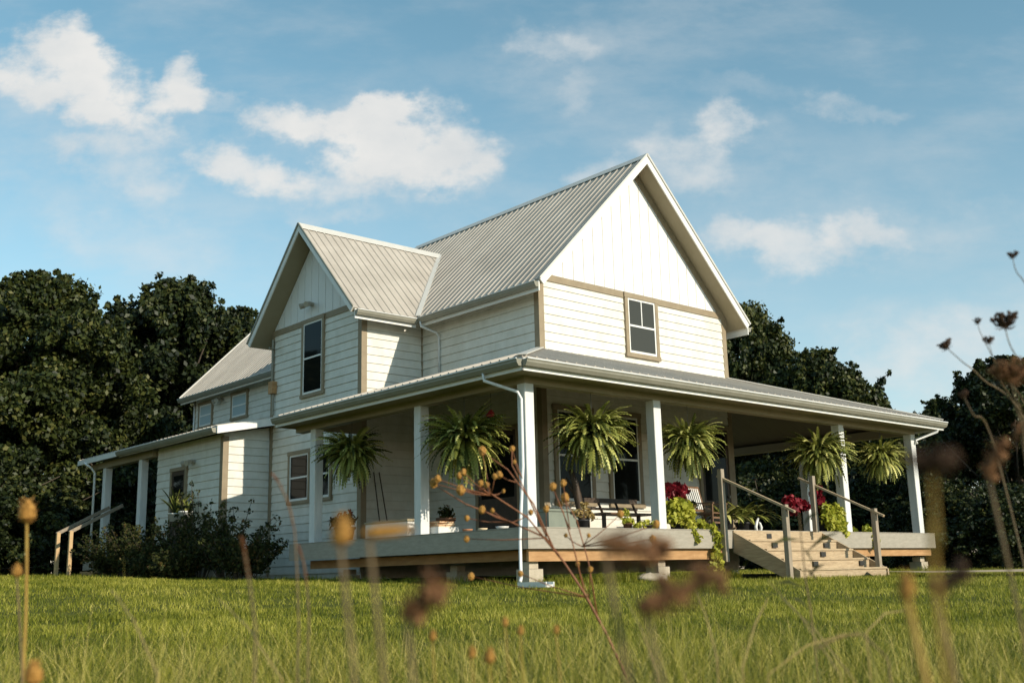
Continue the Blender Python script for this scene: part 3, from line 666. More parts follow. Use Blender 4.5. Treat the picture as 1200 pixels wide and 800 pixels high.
tree(0, 885, 50, 366, 'tall tree right of the front gable above the porch roof', TG, wide=.75, rz=2.1)
tree(2, 972, 47, 422, 'rounded tree with loose shoots above the right end of the porch roof', TG, wide=.9)
tree(1, 1195, 40, 425, 'dark tree at the right edge of the photo behind the dried umbels', TG, wide=1.05, rz=.4)
tree(2, 1115, 46, 478, 'smaller tree left of the right edge tree beyond the porch corner', TG, wide=1.0)
tree(2, 1040, 58, 505, 'low tree seen under the right end of the porch roof', TG, wide=1.3, rz=3.0)
tree(2, 925, 56, 500, 'tree seen through the porch above the front stairs', TG, wide=1.3, rz=4.2)
tree(1, 1290, 45, 440, 'tree beyond the right edge of the photo', TG)
BG = 'bushes at the foot of the trees'
for px, d, tp, lb in ((-20, 38, 560, 'dense bush under the tall tree at the left edge'), (50, 40, 575, 'bush behind the handrail of the rear steps'), (110, 42, 570, 'bush behind the rear porch post with the downspout'), (165, 45, 560, 'bush seen between the two rear porch posts'),
                      (215, 47, 560, 'bush behind the rear addition'), (900, 44, 570, 'bush seen through the porch beside the front door'), (965, 43, 565, 'bush seen behind the right flower planter'), (1040, 42, 575, 'bush seen between the two right porch posts'), (1110, 37, 575, 'bush just right of the porch corner post'), (1180, 35, 580, 'bush at the lawn edge below the right edge tree'), (1250, 36, 570, 'bush beyond the right edge of the photo')):
    tree(3, px, d, tp, lb, BG, name='bush', cat='bush', wide=1.15)

# ------------------------------------------------------------------ ferns
def fern_parts(seed, n=340):
    rg = np.random.default_rng(seed); Vs = []; Ts = []
    for i in range(n):
        th = rg.uniform(0, 2*math.pi); el = rg.uniform(-1.2, 1.0) if rg.random() < .7 else rg.uniform(.3, 1.35); Ln = rg.uniform(.34, .78)*(1.0-.12*max(0, el-.9)); tn = np.clip(rg.normal(.50, .27), 0, 1)
        p = np.array([.08*math.cos(th), .08*math.sin(th), .02]); hd = np.array([math.cos(th), math.sin(th), 0]); a = el; nseg = 13; ds = Ln/nseg; droop = rg.uniform(.7, 2.0)*(1.15 if el > .3 else .7)
        side = np.array([-math.sin(th), math.cos(th), 0])*math.cos(.0)+0; tw = rg.uniform(-.6, .6); side = side*math.cos(tw)+np.array([0, 0, math.sin(tw)]); side = side-np.dot(side, hd)*hd; wob = rg.normal(0, .12)
        for k in range(nseg):
            f = k/nseg; dirv = hd*math.cos(a)+np.array([0, 0, math.sin(a)])+side*wob*f; dirv /= np.linalg.norm(dirv); q = p+dirv*ds
            w = .036*(math.sin(math.pi*min(1, .14+.84*f))**.6)*rg.uniform(.85, 1.15)
            for s in (-1, 1):
                tip = p+side*s*w+dirv*ds*.5+np.array([0, 0, -.006])
                Vs += [p, p+dirv*ds*.98, tip+dirv*ds*.62, tip]; Ts += [tn+.16*(f-.3)]*4
            p = q; a -= droop/nseg*(.4+1.2*f); a = max(a, -1.54)
    V = np.array(Vs); return mesh_np('fronds', V, np.arange(len(V)).reshape(-1, 4), M['fern'], tint=np.clip(np.array(Ts), 0, 1), link=False)
FMS = [fern_parts(5, 560), fern_parts(6, 500), fern_parts(8, 460)]
def fern(x, y, zc, ztop, sc, label, rz):
    e = empty('hanging_fern', (x, y, zc-.15), label, 'fern', 'ferns hanging from the porch beam', rz)
    o = bpy.data.objects.new('fronds', FMS[fern.k % 3]); fern.k += 1; COL.objects.link(o); o.parent = e; o.location = (0, 0, .22); o.scale = (sc, sc, sc)
    mb = MB(); mb.lathe([(.09, -.0), (.13, .05), (.16, .2), (.15, .2), (.10, .06)], n=14); p = mb.build('basket', M['darkpot'], None, True, center=False); p.parent = e
    mb = MB()
    for k in range(3):
        a = k*2.094; mb.tube([(.15*math.cos(a), .15*math.sin(a), .2), (0, 0, .62)], .004, 4)
    mb.tube([(0, 0, .62), (0, 0, ztop-zc+.15)], .005, 4); h = mb.build('hanger', M['dark'], None, center=False); h.parent = e
    return e
fern.k = 0
fern(1.68, .1, 1.58, 2.4, 1.08, 'large lit fern hanging over the porch bench, first right of the corner post', .3)
fern(4.36, .1, 1.58, 2.4, .99, 'lit fern hanging above the red flowers left of the front stairs', 1.4)
fern(8.85, .1, 1.62, 2.4, 1.08, 'lit fern hanging at the right side of the front stairs', 2.6)
fern(11.50, .1, 1.70, 2.4, .90, 'lit fern hanging between the two right end porch posts', 3.7)
fern(.1, 1.75, 1.56, 2.4, 1.18, 'half shaded fern hanging left of the corner downspout', 4.4)
fern(.1, 5.42, 1.68, 2.4, 1.05, 'fully shaded dark fern hanging near the left end of the side porch', 5.3)

# ------------------------------------------------------------------ potted plants and porch things
def leaves_obj(name, cs, rs_, n, size, m, parent, squash=.9, seed=1):
    V, Fc, t = leaf_cloud(np.array(cs, float), np.array(rs_, float), n, size, np.random.default_rng(seed), squash)
    o = mesh_np(name, V, Fc, M[m], parent=parent, tint=t); return o
def pot(parent, r, h, m, n=18, z=0):
    mb = MB(); mb.lathe([(r*.72, z), (r*.95, z+h*.85), (r*1.06, z+h*.86), (r*1.06, z+h), (r*.92, z+h), (r*.88, z+h*.9)], n=n); o = mb.build('pot', M[m], None, True, center=False); o.parent = parent; return o
pl = empty('flower_planter', (4.15, .28, 0), 'planter of red coleus and trailing lime vine left of the front stairs', 'planter')
pot(pl, .22, .34, 'darkpot')
leaves_obj('red_foliage', [(-.15, .1, .78), (.1, .15, .82), (.28, .2, .74), (-.3, .15, .70), (.05, .1, .65), (.42, .2, .80)], [.13, .14, .13, .12, .15, .11], 420, .15, 'redleaf', pl, seed=3)
leaves_obj('mixed_foliage', [(.25, .1, .5), (.45, .1, .45), (.1, .2, .5)], [.17, .16, .16], 380, .09, 'shrubleaf', pl, seed=4)
leaves_obj('lime_vine', [(-.28, -.12, .42), (-.08, -.15, .44), (-.35, -.1, .24), (-.12, -.2, .26), (.04, -.2, .12), (.12, -.15, .3), (-.1, -.42, -.06), (-.05, -.46, -.18)], [.18, .18, .17, .19, .15, .15, .09, .09], 1100, .11, 'lime', pl, seed=5)
leaves_obj('trailing_lime_vine', [(.38, -.2, .12), (.45, -.42, .0), (.52, -.48, -.15), (.50, -.47, -.32), (.46, -.47, -.48), (.48, -.47, -.62), (.36, -.47, -.68), (.54, -.47, -.72)], [.13, .13, .13, .12, .12, .13, .11, .1], 560, .10, 'lime', pl, seed=6)
pr = empty('flower_planter', (8.98, .25, 0), 'planter of red coleus and lime vine right of the front stairs', 'planter')
pot(pr, .22, .34, 'darkpot')
leaves_obj('red_foliage', [(-.75, .3, .70), (-.5, .25, .62), (-.1, .05, .82), (.05, .05, .68), (-.05, 0, .98), (-.62, .3, .5), (.1, .1, .55), (-.3, .2, .6)], [.13, .13, .12, .13, .1, .12, .12, .12], 460, .15, 'redleaf', pr, seed=7)
leaves_obj('lime_vine', [(.0, -.15, .48), (.25, -.12, .42), (.12, -.2, .28), (.4, -.15, .25), (.2, -.2, .12), (.35, -.15, .52), (-.12, -.2, .30), (.15, -.35, .05), (.28, -.38, -.05), (-.05, -.25, .12), (.45, -.18, .08), (.5, -.15, .40)], [.16, .17, .17, .16, .16, .14, .15, .14, .1, .15, .14, .13], 1500, .11, 'lime', pr, seed=8)
leaves_obj('trailing_lime_vine', [(1.32, -.3, .08), (1.38, -.42, -.06), (1.36, -.45, -.2), (1.34, -.45, -.3), (1.0, -.1, .05)], [.11, .1, .09, .08, .1], 190, .10, 'lime', pr, seed=9)
def arching(parent, name, n, Ln, wdt, m, seed, el=(.5, 1.4), z0=.3, droop=1.6):
    rg = np.random.default_rng(seed); V = []; T = []
    for i in range(n):
        th = rg.uniform(0, 6.28); a = rg.uniform(*el); L_ = Ln*rg.uniform(.7, 1.1); p = np.array([.04*math.cos(th), .04*math.sin(th), z0]); hd = np.array([math.cos(th), math.sin(th), 0]); sd = np.array([-math.sin(th), math.cos(th), 0]); ns = 7; tn = rg.random()
        for k in range(ns):
            f0, f1 = k/ns, (k+1)/ns; w0 = wdt*math.sin(math.pi*(.1+.9*f0))**.6*.5; w1 = wdt*max(.02, math.sin(math.pi*min(.999, .1+.9*f1)))**.6*.5
            dv = hd*math.cos(a)+np.array([0, 0, math.sin(a)]); q = p+dv*L_/ns; V += [p-sd*w0, p+sd*w0, q+sd*w1, q-sd*w1]; T += [tn]*4; p = q; a -= droop/ns
    V = np.array(V); return mesh_np(name, V, np.arange(len(V)).reshape(-1, 4), M[m], parent=parent, tint=np.array(T))
for x, y, lb, sd in ((6.9, 1.3, 'leafy potted plant on the porch nearest the left handrail of the stairs', 21), (7.9, 1.6, 'strappy potted plant on the porch behind the middle of the stairs', 22), (8.75, 1.9, 'potted plant in the shade behind the right stair newel', 23)):
    e = empty('potted_plant', (x, y, 0), lb, 'plant', 'potted plants behind the front stairs'); pot(e, .17, .28, 'darkpot'); arching(e, 'leaves', 60, .75, .075, 'fern', sd)
# small white ornament
e = empty('garden_ornament', (6.62, .25, 0), 'small white curled ornament standing at the top of the front stairs', 'ornament')
mb = MB(); mb.tube([(-.06, 0, 0), (-.09, 0, .1), (-.04, 0, .2), (.02, 0, .27), (.0, 0, .22)], [.03, .035, .03, .02, .008], 8); mb.tube([(.06, 0, 0), (.10, 0, .09), (.06, 0, .17), (.03, 0, .2)], [.028, .03, .025, .01], 8); o = mb.build('body', M['whitepot'], None, True, center=False); o.parent = e
# rocking chair
e = empty('rocking_chair', (6.28, 1.25, 0), 'white spindle back rocking chair beside the red flowers', 'chair', rz=R(8))
mb = MB(); mb.cbox((-.28, -.27, .40), (.28, .25, .435), .01); o = mb.build('seat', M['brownwood'], None, center=False); o.parent = e
mb = MB(); mb.bar((-.28, .24, .42), (-.30, .42, 1.02), .045, .04); mb.bar((.28, .24, .42), (.30, .42, 1.02), .045, .04)
mb.bar((-.30, .405, .97), (.30, .405, .97), .03, .10); mb.bar((-.28, .27, .50), (.28, .27, .50), .03, .05); o = mb.build('back_frame', M['brownwood'], None, center=False); o.parent = e
for k in range(7):
    x = -.24+.08*k; mb = MB(); mb.bar((x, .268, .50), (x*1.05, .40, .98), .034, .018); o = mb.build('spindle', M['white'], None, center=False); o.parent = e
for s in (-1, 1):
    mb = MB(); mb.bar((s*.28, -.3, .62), (s*.29, .3, .63), .06, .025); o = mb.build('armrest', M['brownwood'], None, center=False); o.parent = e
    for a_, b_ in (((s*.27, -.24, .05), (s*.28, -.26, .62)), ((s*.27, .22, .05), (s*.27, .25, .42))):
        mb = MB(); mb.bar(a_, b_, .04, .04); o = mb.build('leg', M['brownwood'], None, center=False); o.parent = e
    mb = MB(); mb.tube([(s*.27, -.48, .11), (s*.27, -.3, .045), (s*.27, 0, .02), (s*.27, .3, .045), (s*.27, .55, .12)], .02, 6); o = mb.build('rocker', M['brownwood'], None, center=False); o.parent = e
mb = MB(); mb.bar((-.27, -.25, .22), (.27, -.25, .22), .025, .04); mb.bar((-.27, -.25, .32), (.27, -.25, .32), .025, .04); o = mb.build('stretcher', M['brownwood'], None, center=False); o.parent = e
# bench
e = empty('porch_bench', (3.9, 1.55, 0), 'low dark wooden bench under the front porch windows', 'bench')
mb = MB()
for k in range(4): mb.bar((-.8, -.25+.15*k, .37), (.8, -.25+.15*k, .37), .125, .03)
o = mb.build('seat', M['brownwood'], None, center=False); o.parent = e
mb = MB(); mb.bar((-.82, .32, .66), (.82, .32, .66), .05, .09); mb.bar((-.82, .30, .5), (.82, .30, .5), .03, .04); o = mb.build('backrest', M['black_in'], None, center=False); o.parent = e
for x in (-.75, -.25, .25, .75):
    mb = MB(); mb.bar((x, .22, .33), (x-.06, .33, .66), .05, .04); o = mb.build('back_support', M['black_in'], None, center=False); o.parent = e
for x in (-.74, .74):
    for y in (-.24, .2):
        mb = MB(); mb.bar((x, y, 0), (x, y, .355), .06, .06); o = mb.build('leg', M['black_in'], None, center=False); o.parent = e
# gnarled branch
e = empty('gnarled_branch', (1.95, .75, 0), 'dark gnarled branch standing below the big fern beside the bench', 'branch')
mb = MB(); mb.tube([(.06, 0, 0), (.03, .0, .3), (-.02, .02, .6), (-.09, 0, .85), (-.16, .04, 1.1)], [.075, .07, .075, .06, .05], 8); mb.tube([(-.02, .02, .6), (-.13, .1, .8), (-.2, .12, .95)], [.05, .035, .02], 6); o = mb.build('branch', M['black_in'], None, True, center=False); o.parent = e
# storage box
e = empty('storage_box', (1.2, .62, 0), 'grey green storage box on the porch beside the corner post', 'box')
mb = MB(); mb.box((-.36, -.22, 0), (.36, .22, .30)); o = mb.build('body', M['greenbox'], None, center=False); o.parent = e
mb = MB(); mb.cbox((-.38, -.24, .302), (.38, .24, .35), .01); o = mb.build('lid', M['greenbox'], None, center=False); o.parent = e
# small plants near bench
for x, y, lb, m, sd, pm, pr_, ph, lv in (
        (1.62, .35, 'straggly pale plant in a dark pot right of the grey green box', 'straw', 31, 'darkpot', .11, .17, [(0, 0, .26), (.14, .02, .34), (-.16, 0, .30), (.05, 0, .42), (.22, 0, .22)]),
        (2.72, .3, 'small yellow leaved plant on the deck edge in front of the bench', 'lime', 32, 'brownpot', .09, .12, [(0, 0, .18), (.1, .02, .14), (-.1, 0, .16), (-.05, 0, .3)]),
        (3.05, .12, 'low spreading lime green plant beside the second front post', 'lime', 33, 'darkpot', .10, .08, [(0, 0, .11), (.16, .02, .09), (-.16, 0, .10), (-.3, 0, .07)])):
    e = empty('potted_plant', (x, y, 0), lb, 'plant', 'small pots along the porch edge'); pot(e, pr_, ph, pm)
    leaves_obj('leaves', lv, [.085]*len(lv), 34*len(lv), .075, m, e, seed=sd)
# left porch things
e = empty('storage_chest', (.62, 4.6, 0), 'low white chest on the side porch left of the weathered post', 'chest')
mb = MB(); mb.box((-.24, -.72, 0), (.24, .72, .31)); o = mb.build('body', M['whitepot'], None, center=False); o.parent = e
mb = MB(); mb.cbox((-.26, -.74, .312), (.26, .74, .36), .012); o = mb.build('lid', M['soffit'], None, center=False); o.parent = e
e = empty('box', (.48, 2.92, 0), 'white box on the side porch under a stack of orange books', 'box')
mb = MB(); mb.cbox((-.24, -.20, 0), (.24, .24, .15), .008); o = mb.build('body', M['whitepot'], None, center=False); o.parent = e
for k, (dx, dy, a, m, lb) in enumerate(((0, 0, 3, 'orange', 'orange book at the bottom of the stack on the white box'), (.02, .02, -6, 'paper', 'tan book in the middle of the stack on the white box'), (-.01, 0, 9, 'orange', 'orange book on top of the stack on the white box'))):
    b = empty('book', (.48+dx, 2.92+dy, .152+.036*k), lb, 'book', 'books stacked on the white box', R(a))
    mb = MB(); mb.box((-.2, -.14, 0), (.2, .14, .006)); mb.box((-.2, -.14, .028), (.2, .14, .034)); mb.box((-.2, .134, .006), (.2, .14, .028)); o = mb.build('cover', M[m], None, center=False); o.parent = b
    mb = MB(); mb.box((-.19, -.13, .007), (.19, .133, .027)); o = mb.build('pages', M['paper'], None, center=False); o.parent = b
for x, y, r_, m, lb in ((.3, 1.95, .10, 'terracotta', 'small terracotta bowl right of the box of books'), (.36, 1.6, .09, 'paper', 'small tan bowl between the terracotta bowl and the white bowl'), (.3, 1.0, .12, 'whitepot', 'shallow white bowl nearest the corner post on the side porch')):
    mb = MB(); mb.lathe([(r_*.5, 0), (r_*.9, .045), (r_, .07), (r_*.93, .07), (r_*.8, .045), (r_*.4, .012)], (x, y, 0), 14); tag(mb.build('bowl', M[m], None, True), lb, 'bowl', 'bowls on the side porch edge')
e = empty('potted_plant', (.55, 6.35, 0), 'dark pot of red flowers at the left end of the side porch', 'plant'); pot(e, .22, .32, 'darkpot')
leaves_obj('leaves', [(0, 0, .42), (.15, .1, .45), (-.15, .1, .42), (0, -.15, .45)], [.17, .15, .15, .15], 380, .10, 'shrubleaf', e, seed=41); leaves_obj('flowers', [(-.1, -.1, .56), (.12, 0, .6), (.0, .15, .55)], [.09, .09, .09], 90, .07, 'pinkflower', e, seed=42)
e = empty('potted_plant', (1.45, 4.05, 0), 'brown clay pot on the side porch right of the weathered post', 'plant'); pot(e, .19, .40, 'brownpot')
leaves_obj('leaves', [(0, 0, .50), (.12, .1, .48)], [.16, .14], 140, .10, 'shrubleaf', e, seed=43)
for x, tx, lb in ((1.98, .05, 'left one of two brooms leaning in the side porch corner'), (2.2, -.02, 'right one of two brooms leaning in the side porch corner')):
    e = empty('broom', (x, 7.1, 0), lb, 'broom', 'brooms in the porch corner')
    mb = MB(); mb.tube([(0, 0, .28), (tx, .36, 1.64)], .014, 6); o = mb.build('handle', M['black_in'], None, center=False); o.parent = e
    mb = MB(); mb.prism([(-.16, .0), (.16, 0), (.05, .3), (-.05, .3)], (0, -.02, 0), (1, 0, 0), (0, .25, 1), (0, .05, 0)); o = mb.build('bristles', M['straw'], None, center=False); o.parent = e
# red hanging lantern
p = at(575, 470, 19.5); e = empty('hanging_feeder', (p.x, p.y, 2.02), 'red glass feeder hanging under the side porch ceiling above the fern', 'feeder')
mb = MB(); mb.lathe([(.10, 0), (.11, .05), (.09, .1), (.05, .16), (.02, .2)], n=14); o = mb.build('globe', M['red'], None, True, center=False); o.parent = e
mb = MB(); mb.tube([(0, 0, .2), (0, 0, .72)], .004, 4); o = mb.build('hanger', M['dark'], None, center=False); o.parent = e
# things on the ground
mb = MB(); x, y = -.45, -.55; mb.box((x-.08, y-.4, G(x, y)+.03), (x+.08, y+.25, G(x, y)+.07)); mb.box((x-.09, y-.4, G(x, y)+.03), (x-.07, y+.25, G(x, y)+.11)); mb.box((x+.07, y-.4, G(x, y)+.03), (x+.09, y+.25, G(x, y)+.11)); tag(mb.build('splash_block', M['whitepot']), 'white splash trough on the grass under the corner downspout', 'trough')
mb = MB(); mb.blob((2.55, -.35, G(2.5, -.35)+.07), (.38, .22, .09), 10, 6, .18); tag(mb.build('flat_stone', M['concrete'], None, True), 'flat tan stone on the grass in front of the second pier', 'stone')
# rear planters
for x, y, z, m, r_, h, lb, sd in ((-.05, 13.35, .80, 'whitepot', .19, .2, 'white bowl planter on its stand, left of the two by the rear door', 51), (-.05, 12.75, .78, 'whitepot', .17, .24, 'round white pot on its stand, right of the two by the rear wall', 52)):
    e = empty('planter', (x, y, z), lb, 'planter', 'white planters on stands at the rear wall'); pot(e, r_, h, m)
    mb = MB()
    for a in (0, 2.1, 4.2): mb.tube([(.1*math.cos(a), .1*math.sin(a), -.0), (.16*math.cos(a), .16*math.sin(a), G(x, y)-z)], .012, 5)
    o = mb.build('stand', M['dark'], None, center=False); o.parent = e
    arching(e, 'leaves', 40, .75 if sd == 51 else .4, .05, 'fern', sd, z0=h*.8, el=(.9, 1.5), droop=.8)
# shrubs along the left wall
def shrub(x, y, h, r, label, seed, m='shrubleaf', stems=26, n=2600, size=.085, name='shrub', group='shrubs along the side of the house', low=True):
    z0 = G(x, y); e = empty(name, (x, y, z0-.03), label, 'shrub', group); rg = random.Random(seed); mb = MB(); cs = []; rs_ = []
    for i in range(stems):
        th = rg.uniform(0, 6.28); k = rg.random()**.5; L_ = h*rg.uniform(.45, 1.0)*(1-.3*k); ex = r*k*1.2
        p0 = Vector((.25*r*math.cos(th)*k, .25*r*math.sin(th)*k, 0)); p2 = Vector((ex*math.cos(th), ex*math.sin(th), L_)); p1 = p0.lerp(p2, .5)+Vector((0, 0, .12*h))
        mb.tube([p0, p1, p2], [.012, .009, .004], 4)
        for j in range(5):
            f = .3+.17*j; q = p0*(1-f)**2+p1*2*f*(1-f)+p2*f*f; cs.append(tuple(q)); rs_.append(.15*(1.15-f*.7)*r/.7)
    o = mb.build('stems', M['bark'], None, center=False); o.parent = e
    leaves_obj('foliage', cs, rs_, n, size, m, e, seed=seed)
    return e
sh = [(-.75, 8.3, 1.3, .75, 'dark shrub nearest the left end of the side porch', 61), (-.45, 9.5, 1.8, .85, 'shrub with long bare shoots in front of the lit wall patch', 62), (-.5, 11.0, 2.15, .75, 'tall shrub with upright shoots in front of the rear addition corner', 63), (-.35, 12.2, 1.5, .75, 'shrub below the round white pot', 64), (-.55, 13.6, 1.45, .85, 'shrub below the white bowl planter', 65), (-.5, 14.9, 1.5, .9, 'dense shrub right of the front rear porch post', 66), (-.5, 16.2, 1.35, .85, 'low shrub at the foot of the front rear porch post', 67), (-1.3, 10.3, .75, .6, 'low dark shrub in front of the tall shooted shrub', 68), (-1.0, 12.6, .7, .6, 'low shrub in front of the white planters', 69)]
for x, y, h, r, lb, sd in sh: shrub(x, y, h*1.18, r*1.05, lb, sd, n=4800, size=.075, stems=34)

# ------------------------------------------------------------------ grass
def blades(n, dmin, dmax, hfun, wk, segs, lean, seed, half=R(37), tintf=None, power=1.0):
    rg = np.random.default_rng(seed); a = rg.uniform(-half, half, n); f = rg.random(n)**power; d = np.sqrt(dmin**2+(dmax**2-dmin**2)*f)
    dx = np.sin(a)*d; dy = np.cos(a)*d; x = CAM.x+dy*FH[0]+dx*RH[0]; y = CAM.y+dy*FH[1]+dx*RH[1]
    keep = ~((x > -.05) & (x < 13.0) & (y > -.1) & (y < RB)) & ~((x > .3) & (y > 6) & (y < 20) & (x < 10))
    keep &= ~((x > SX0) & (x < SX1) & (y > -1.6) & (y < 0))
    t = ((x-7.0)*.80+(y+2.75)*-.52)/.9104; o = (x-7.0)*.545+(y+2.75)*.838
    keep &= ~((np.abs(o) < 1.2+.08*np.sin(t*5)+.05*np.sin(t*13)) & (t > -.2))
    x, y, d = x[keep], y[keep], d[keep]; n = len(x); z = gz(x, y)-.005
    h = hfun(rg, d, n, x, y); w = wk(d)*rg.uniform(.7, 1.3, n); th = rg.uniform(0, 2*math.pi, n); ld = rg.uniform(0, 2*math.pi, n); le = rg.uniform(.1, 1, n)*lean
    s = np.stack([np.cos(th), np.sin(th), np.zeros(n)], 1)*w[:, None]*.5; l = np.stack([np.cos(ld), np.sin(ld), np.zeros(n)], 1)
    B = np.stack([x, y, z], 1); tint = np.clip(rg.normal(.40, .25, n)+(.20*np.sin(x*1.7+y*.6)*np.sin(y*1.3-x*.4)+.16*np.sin(x*5.1+y*3.3)*np.sin(y*4.7-x*2.9) if tintf is None else tintf(x, y, d)), 0, 1)
    rows = []
    for k in range(segs+1):
        f = k/segs; c = B+l*(le*h*f**1.8)[:, None]+np.array([0, 0, 1])*(h*f*(1-.25*le*f))[:, None]; ww = (1-f**1.5)
        if k < segs: rows += [c-s*ww, c+s*ww]
        else: rows += [c]
    V = np.stack(rows, 1); m = V.shape[1]; base = np.arange(n)*m; Fs = []
    for k in range(segs):
        if k < segs-1: Fs += [np.stack([base+2*k, base+2*k+1, base+2*k+3], 1), np.stack([base+2*k, base+2*k+3, base+2*k+2], 1)]
        else: Fs += [np.stack([base+2*k, base+2*k+1, base+2*k+2], 1)]
    return V.reshape(-1, 3), np.concatenate(Fs), np.repeat(tint, m)
def join(parts):
    off = 0; Vs, Fs, Ts = [], [], []
    for V, Fc, t in parts: Vs.append(V); Fs.append(Fc+off); Ts.append(t); off += len(V)
    return np.concatenate(Vs), np.concatenate(Fs), np.concatenate(Ts)
lawn_h = lambda rg, d, n, x, y: rg.uniform(.03, .085, n)*(1+.35*np.sin(x*2.1+y*1.7)*np.sin(y*2.3)+.35*np.sin(x*6.3+y*2.2)*np.sin(y*7.1-x*1.4))
wk = lambda d: np.maximum(.005, d*.00075)
V, Fc, t = join([blades(120000, 6, 13, lawn_h, wk, 2, .8, 1), blades(190000, 13, 26, lawn_h, wk, 1, .8, 2), blades(130000, 26, 50, lambda *a: lawn_h(*a)*1.3, wk, 1, .7, 3)])
def tufts(n, seed):
    rg = np.random.default_rng(seed); k = rg.random(n); x = np.where(k < .45, rg.uniform(-.1, 5.1, n), np.where(k < .62, rg.uniform(8.35, 13.2, n), rg.uniform(-.45, -.12, n))); y = np.where(k < .62, rg.uniform(-.42, -.12, n), rg.uniform(-.3, 7.6, n))
    clump = (np.sin(x*4.1)+np.sin(y*5.3+x*2.2))*.5; z = gz(x, y)-.01; h = rg.uniform(.05, .20, n)*(1+.5*clump); th = rg.uniform(0, 6.28, n); ld = rg.uniform(0, 6.28, n); s_ = np.stack([np.cos(th), np.sin(th), 0*th], 1)*.006; l = np.stack([np.cos(ld), np.sin(ld), 0*ld], 1); B = np.stack([x, y, z], 1); le = rg.uniform(.1, .7, n)
    m_ = B+np.array([0, 0, 1])*(h*.55)[:, None]+l*(h*le*.3)[:, None]; t_ = B+np.array([0, 0, 1])*(h*.95)[:, None]+l*(h*le)[:, None]
    V = np.stack([B-s_, B+s_, m_-s_*.7, m_+s_*.7, t_], 1).reshape(-1, 3); b = np.arange(n)*5
    return V, np.concatenate([np.stack([b, b+1, b+3], 1), np.stack([b, b+3, b+2], 1), np.stack([b+2, b+3, b+4], 1)]), np.repeat(np.clip(rg.normal(.35, .22, n), 0, 1), 5)
V, Fc, t = join([(V, Fc, t), tufts(9000, 77)])
tag(mesh_np('lawn_grass', V, Fc, M['lawn'], tint=t), 'short mown green lawn between the meadow edge and the farmhouse', 'grass', kind='stuff')
def mh(rg, d, n, x, y):
    base = np.clip(.62-.082*(d-2.4), .06, .62); return base*(.25+1.15*rg.random(n)**2.0)*(1+.3*np.sin(x*3.1)*np.sin(y*2.7))
V, Fc, t = join([blades(40000, 2.2, 10, mh, lambda d: .0042+.0003*d, 4, .9, 4, tintf=lambda x, y, d: .16*np.sin(x*2.3+y)*np.sin(1.9*y)+.16*np.sign(np.sin(x*917.3+y*533.1))+.08), blades(3200, 2.4, 10, lambda rg, d, n, x, y: np.clip(.80-.065*d, .15, .7)*rg.uniform(.6, 1.15, n), lambda d: np.full_like(d, .0045), 5, .8, 6, tintf=lambda x, y, d: .30+.2*np.sign(np.sin(x*517.3+y*833.1))), blades(4200, 2.8, 7.5, lambda rg, d, n, x, y: np.clip(.92-.085*d, .2, .75)*rg.uniform(.4, 1.15, n)*(1+.35*np.sin(x*1.3+.5)*np.sin(y*1.7)), lambda d: np.full_like(d, .0055), 6, 1.3, 12, tintf=lambda x, y, d: .22+.25*np.sign(np.sin(x*317.3+y*233.1))+.2*np.sin(x*1.9)*np.sin(y*2.3)), blades(70, 1.1, 2.3, lambda rg, d, n, x, y: rg.uniform(.45, .85, n), lambda d: np.full_like(d, .0045), 6, .6, 9, tintf=lambda x, y, d: .15+0*x)])
tag(mesh_np('meadow_grass', V, Fc, M['meadow'], tint=t), 'tall unmown yellow green meadow grass in the foreground', 'grass', kind='stuff')

# ------------------------------------------------------------------ foreground wild plants
def stem_pts(tip, base, bend=(0, 0, 0), n=8):
    tip = Vector(tip); base = Vector(base); b = Vector(bend); return [base.lerp(tip, i/n)+b*math.sin(math.pi*i/n) for i in range(n+1)]
def groundunder(px, d):
    p = at(px, 700, d); return Vector((p.x, p.y, G(p.x, p.y)))
HG = 'dried seed heads in the foreground meadow'
def conehead(e, c, axis, L_, r, m='brownhead', seed=0):
    # rough seed cone made of many small scales round a tapered core
    rg = random.Random(seed); c = Vector(c); ax = Vector(axis).normalized(); u = ax.orthogonal().normalized(); v = ax.cross(u); mb = MB()
    rag = m in ('brownhead', 'darkhead'); kk = .5 if rag else 1
    mb.tube([c-ax*L_*.5, c-ax*L_*.25, c+ax*L_*.1, c+ax*L_*.5], [r*.35*kk, r*.8*kk, r*.7*kk, r*.2*kk], 10)
    if rag:
        for i in range(9):
            q = c+ax*L_*rg.uniform(-.45, .5)+u*r*rg.uniform(-.7, .7)+v*r*rg.uniform(-.7, .7); mb.blob(q, r*rg.uniform(.2, .5), 6, 4, .3)
        for i in range(60):
            q = c+ax*L_*rg.uniform(-.45, .45); a = rg.uniform(0, 6.28); d = u*math.cos(a)+v*math.sin(a); mb.tube([q, q+d*r*.7+ax*r*.3, q+d*r*rg.uniform(.8, 1.5)+ax*r*rg.uniform(-.2, 1.2)], [r*.05, r*.04, r*.015], 3)
    for i in range(110):
        f = rg.random(); a = rg.uniform(0, 6.28); rr = r*(.35+.5*math.sin(math.pi*(.2+.7*f))); d = u*math.cos(a)+v*math.sin(a); p = c+ax*L_*(f-.5)+d*rr*.8
        q = p+(d*.7+ax*rg.uniform(-.1, .9))*r*rg.uniform(.25, .6); s = d.cross(ax)*r*.12
        mb.add([p-s, p+s, q], [(0, 1, 2)])
    mb.v = [tuple(Vector(x)) for x in mb.v]; return mb.build('seed_head', M[m], e)
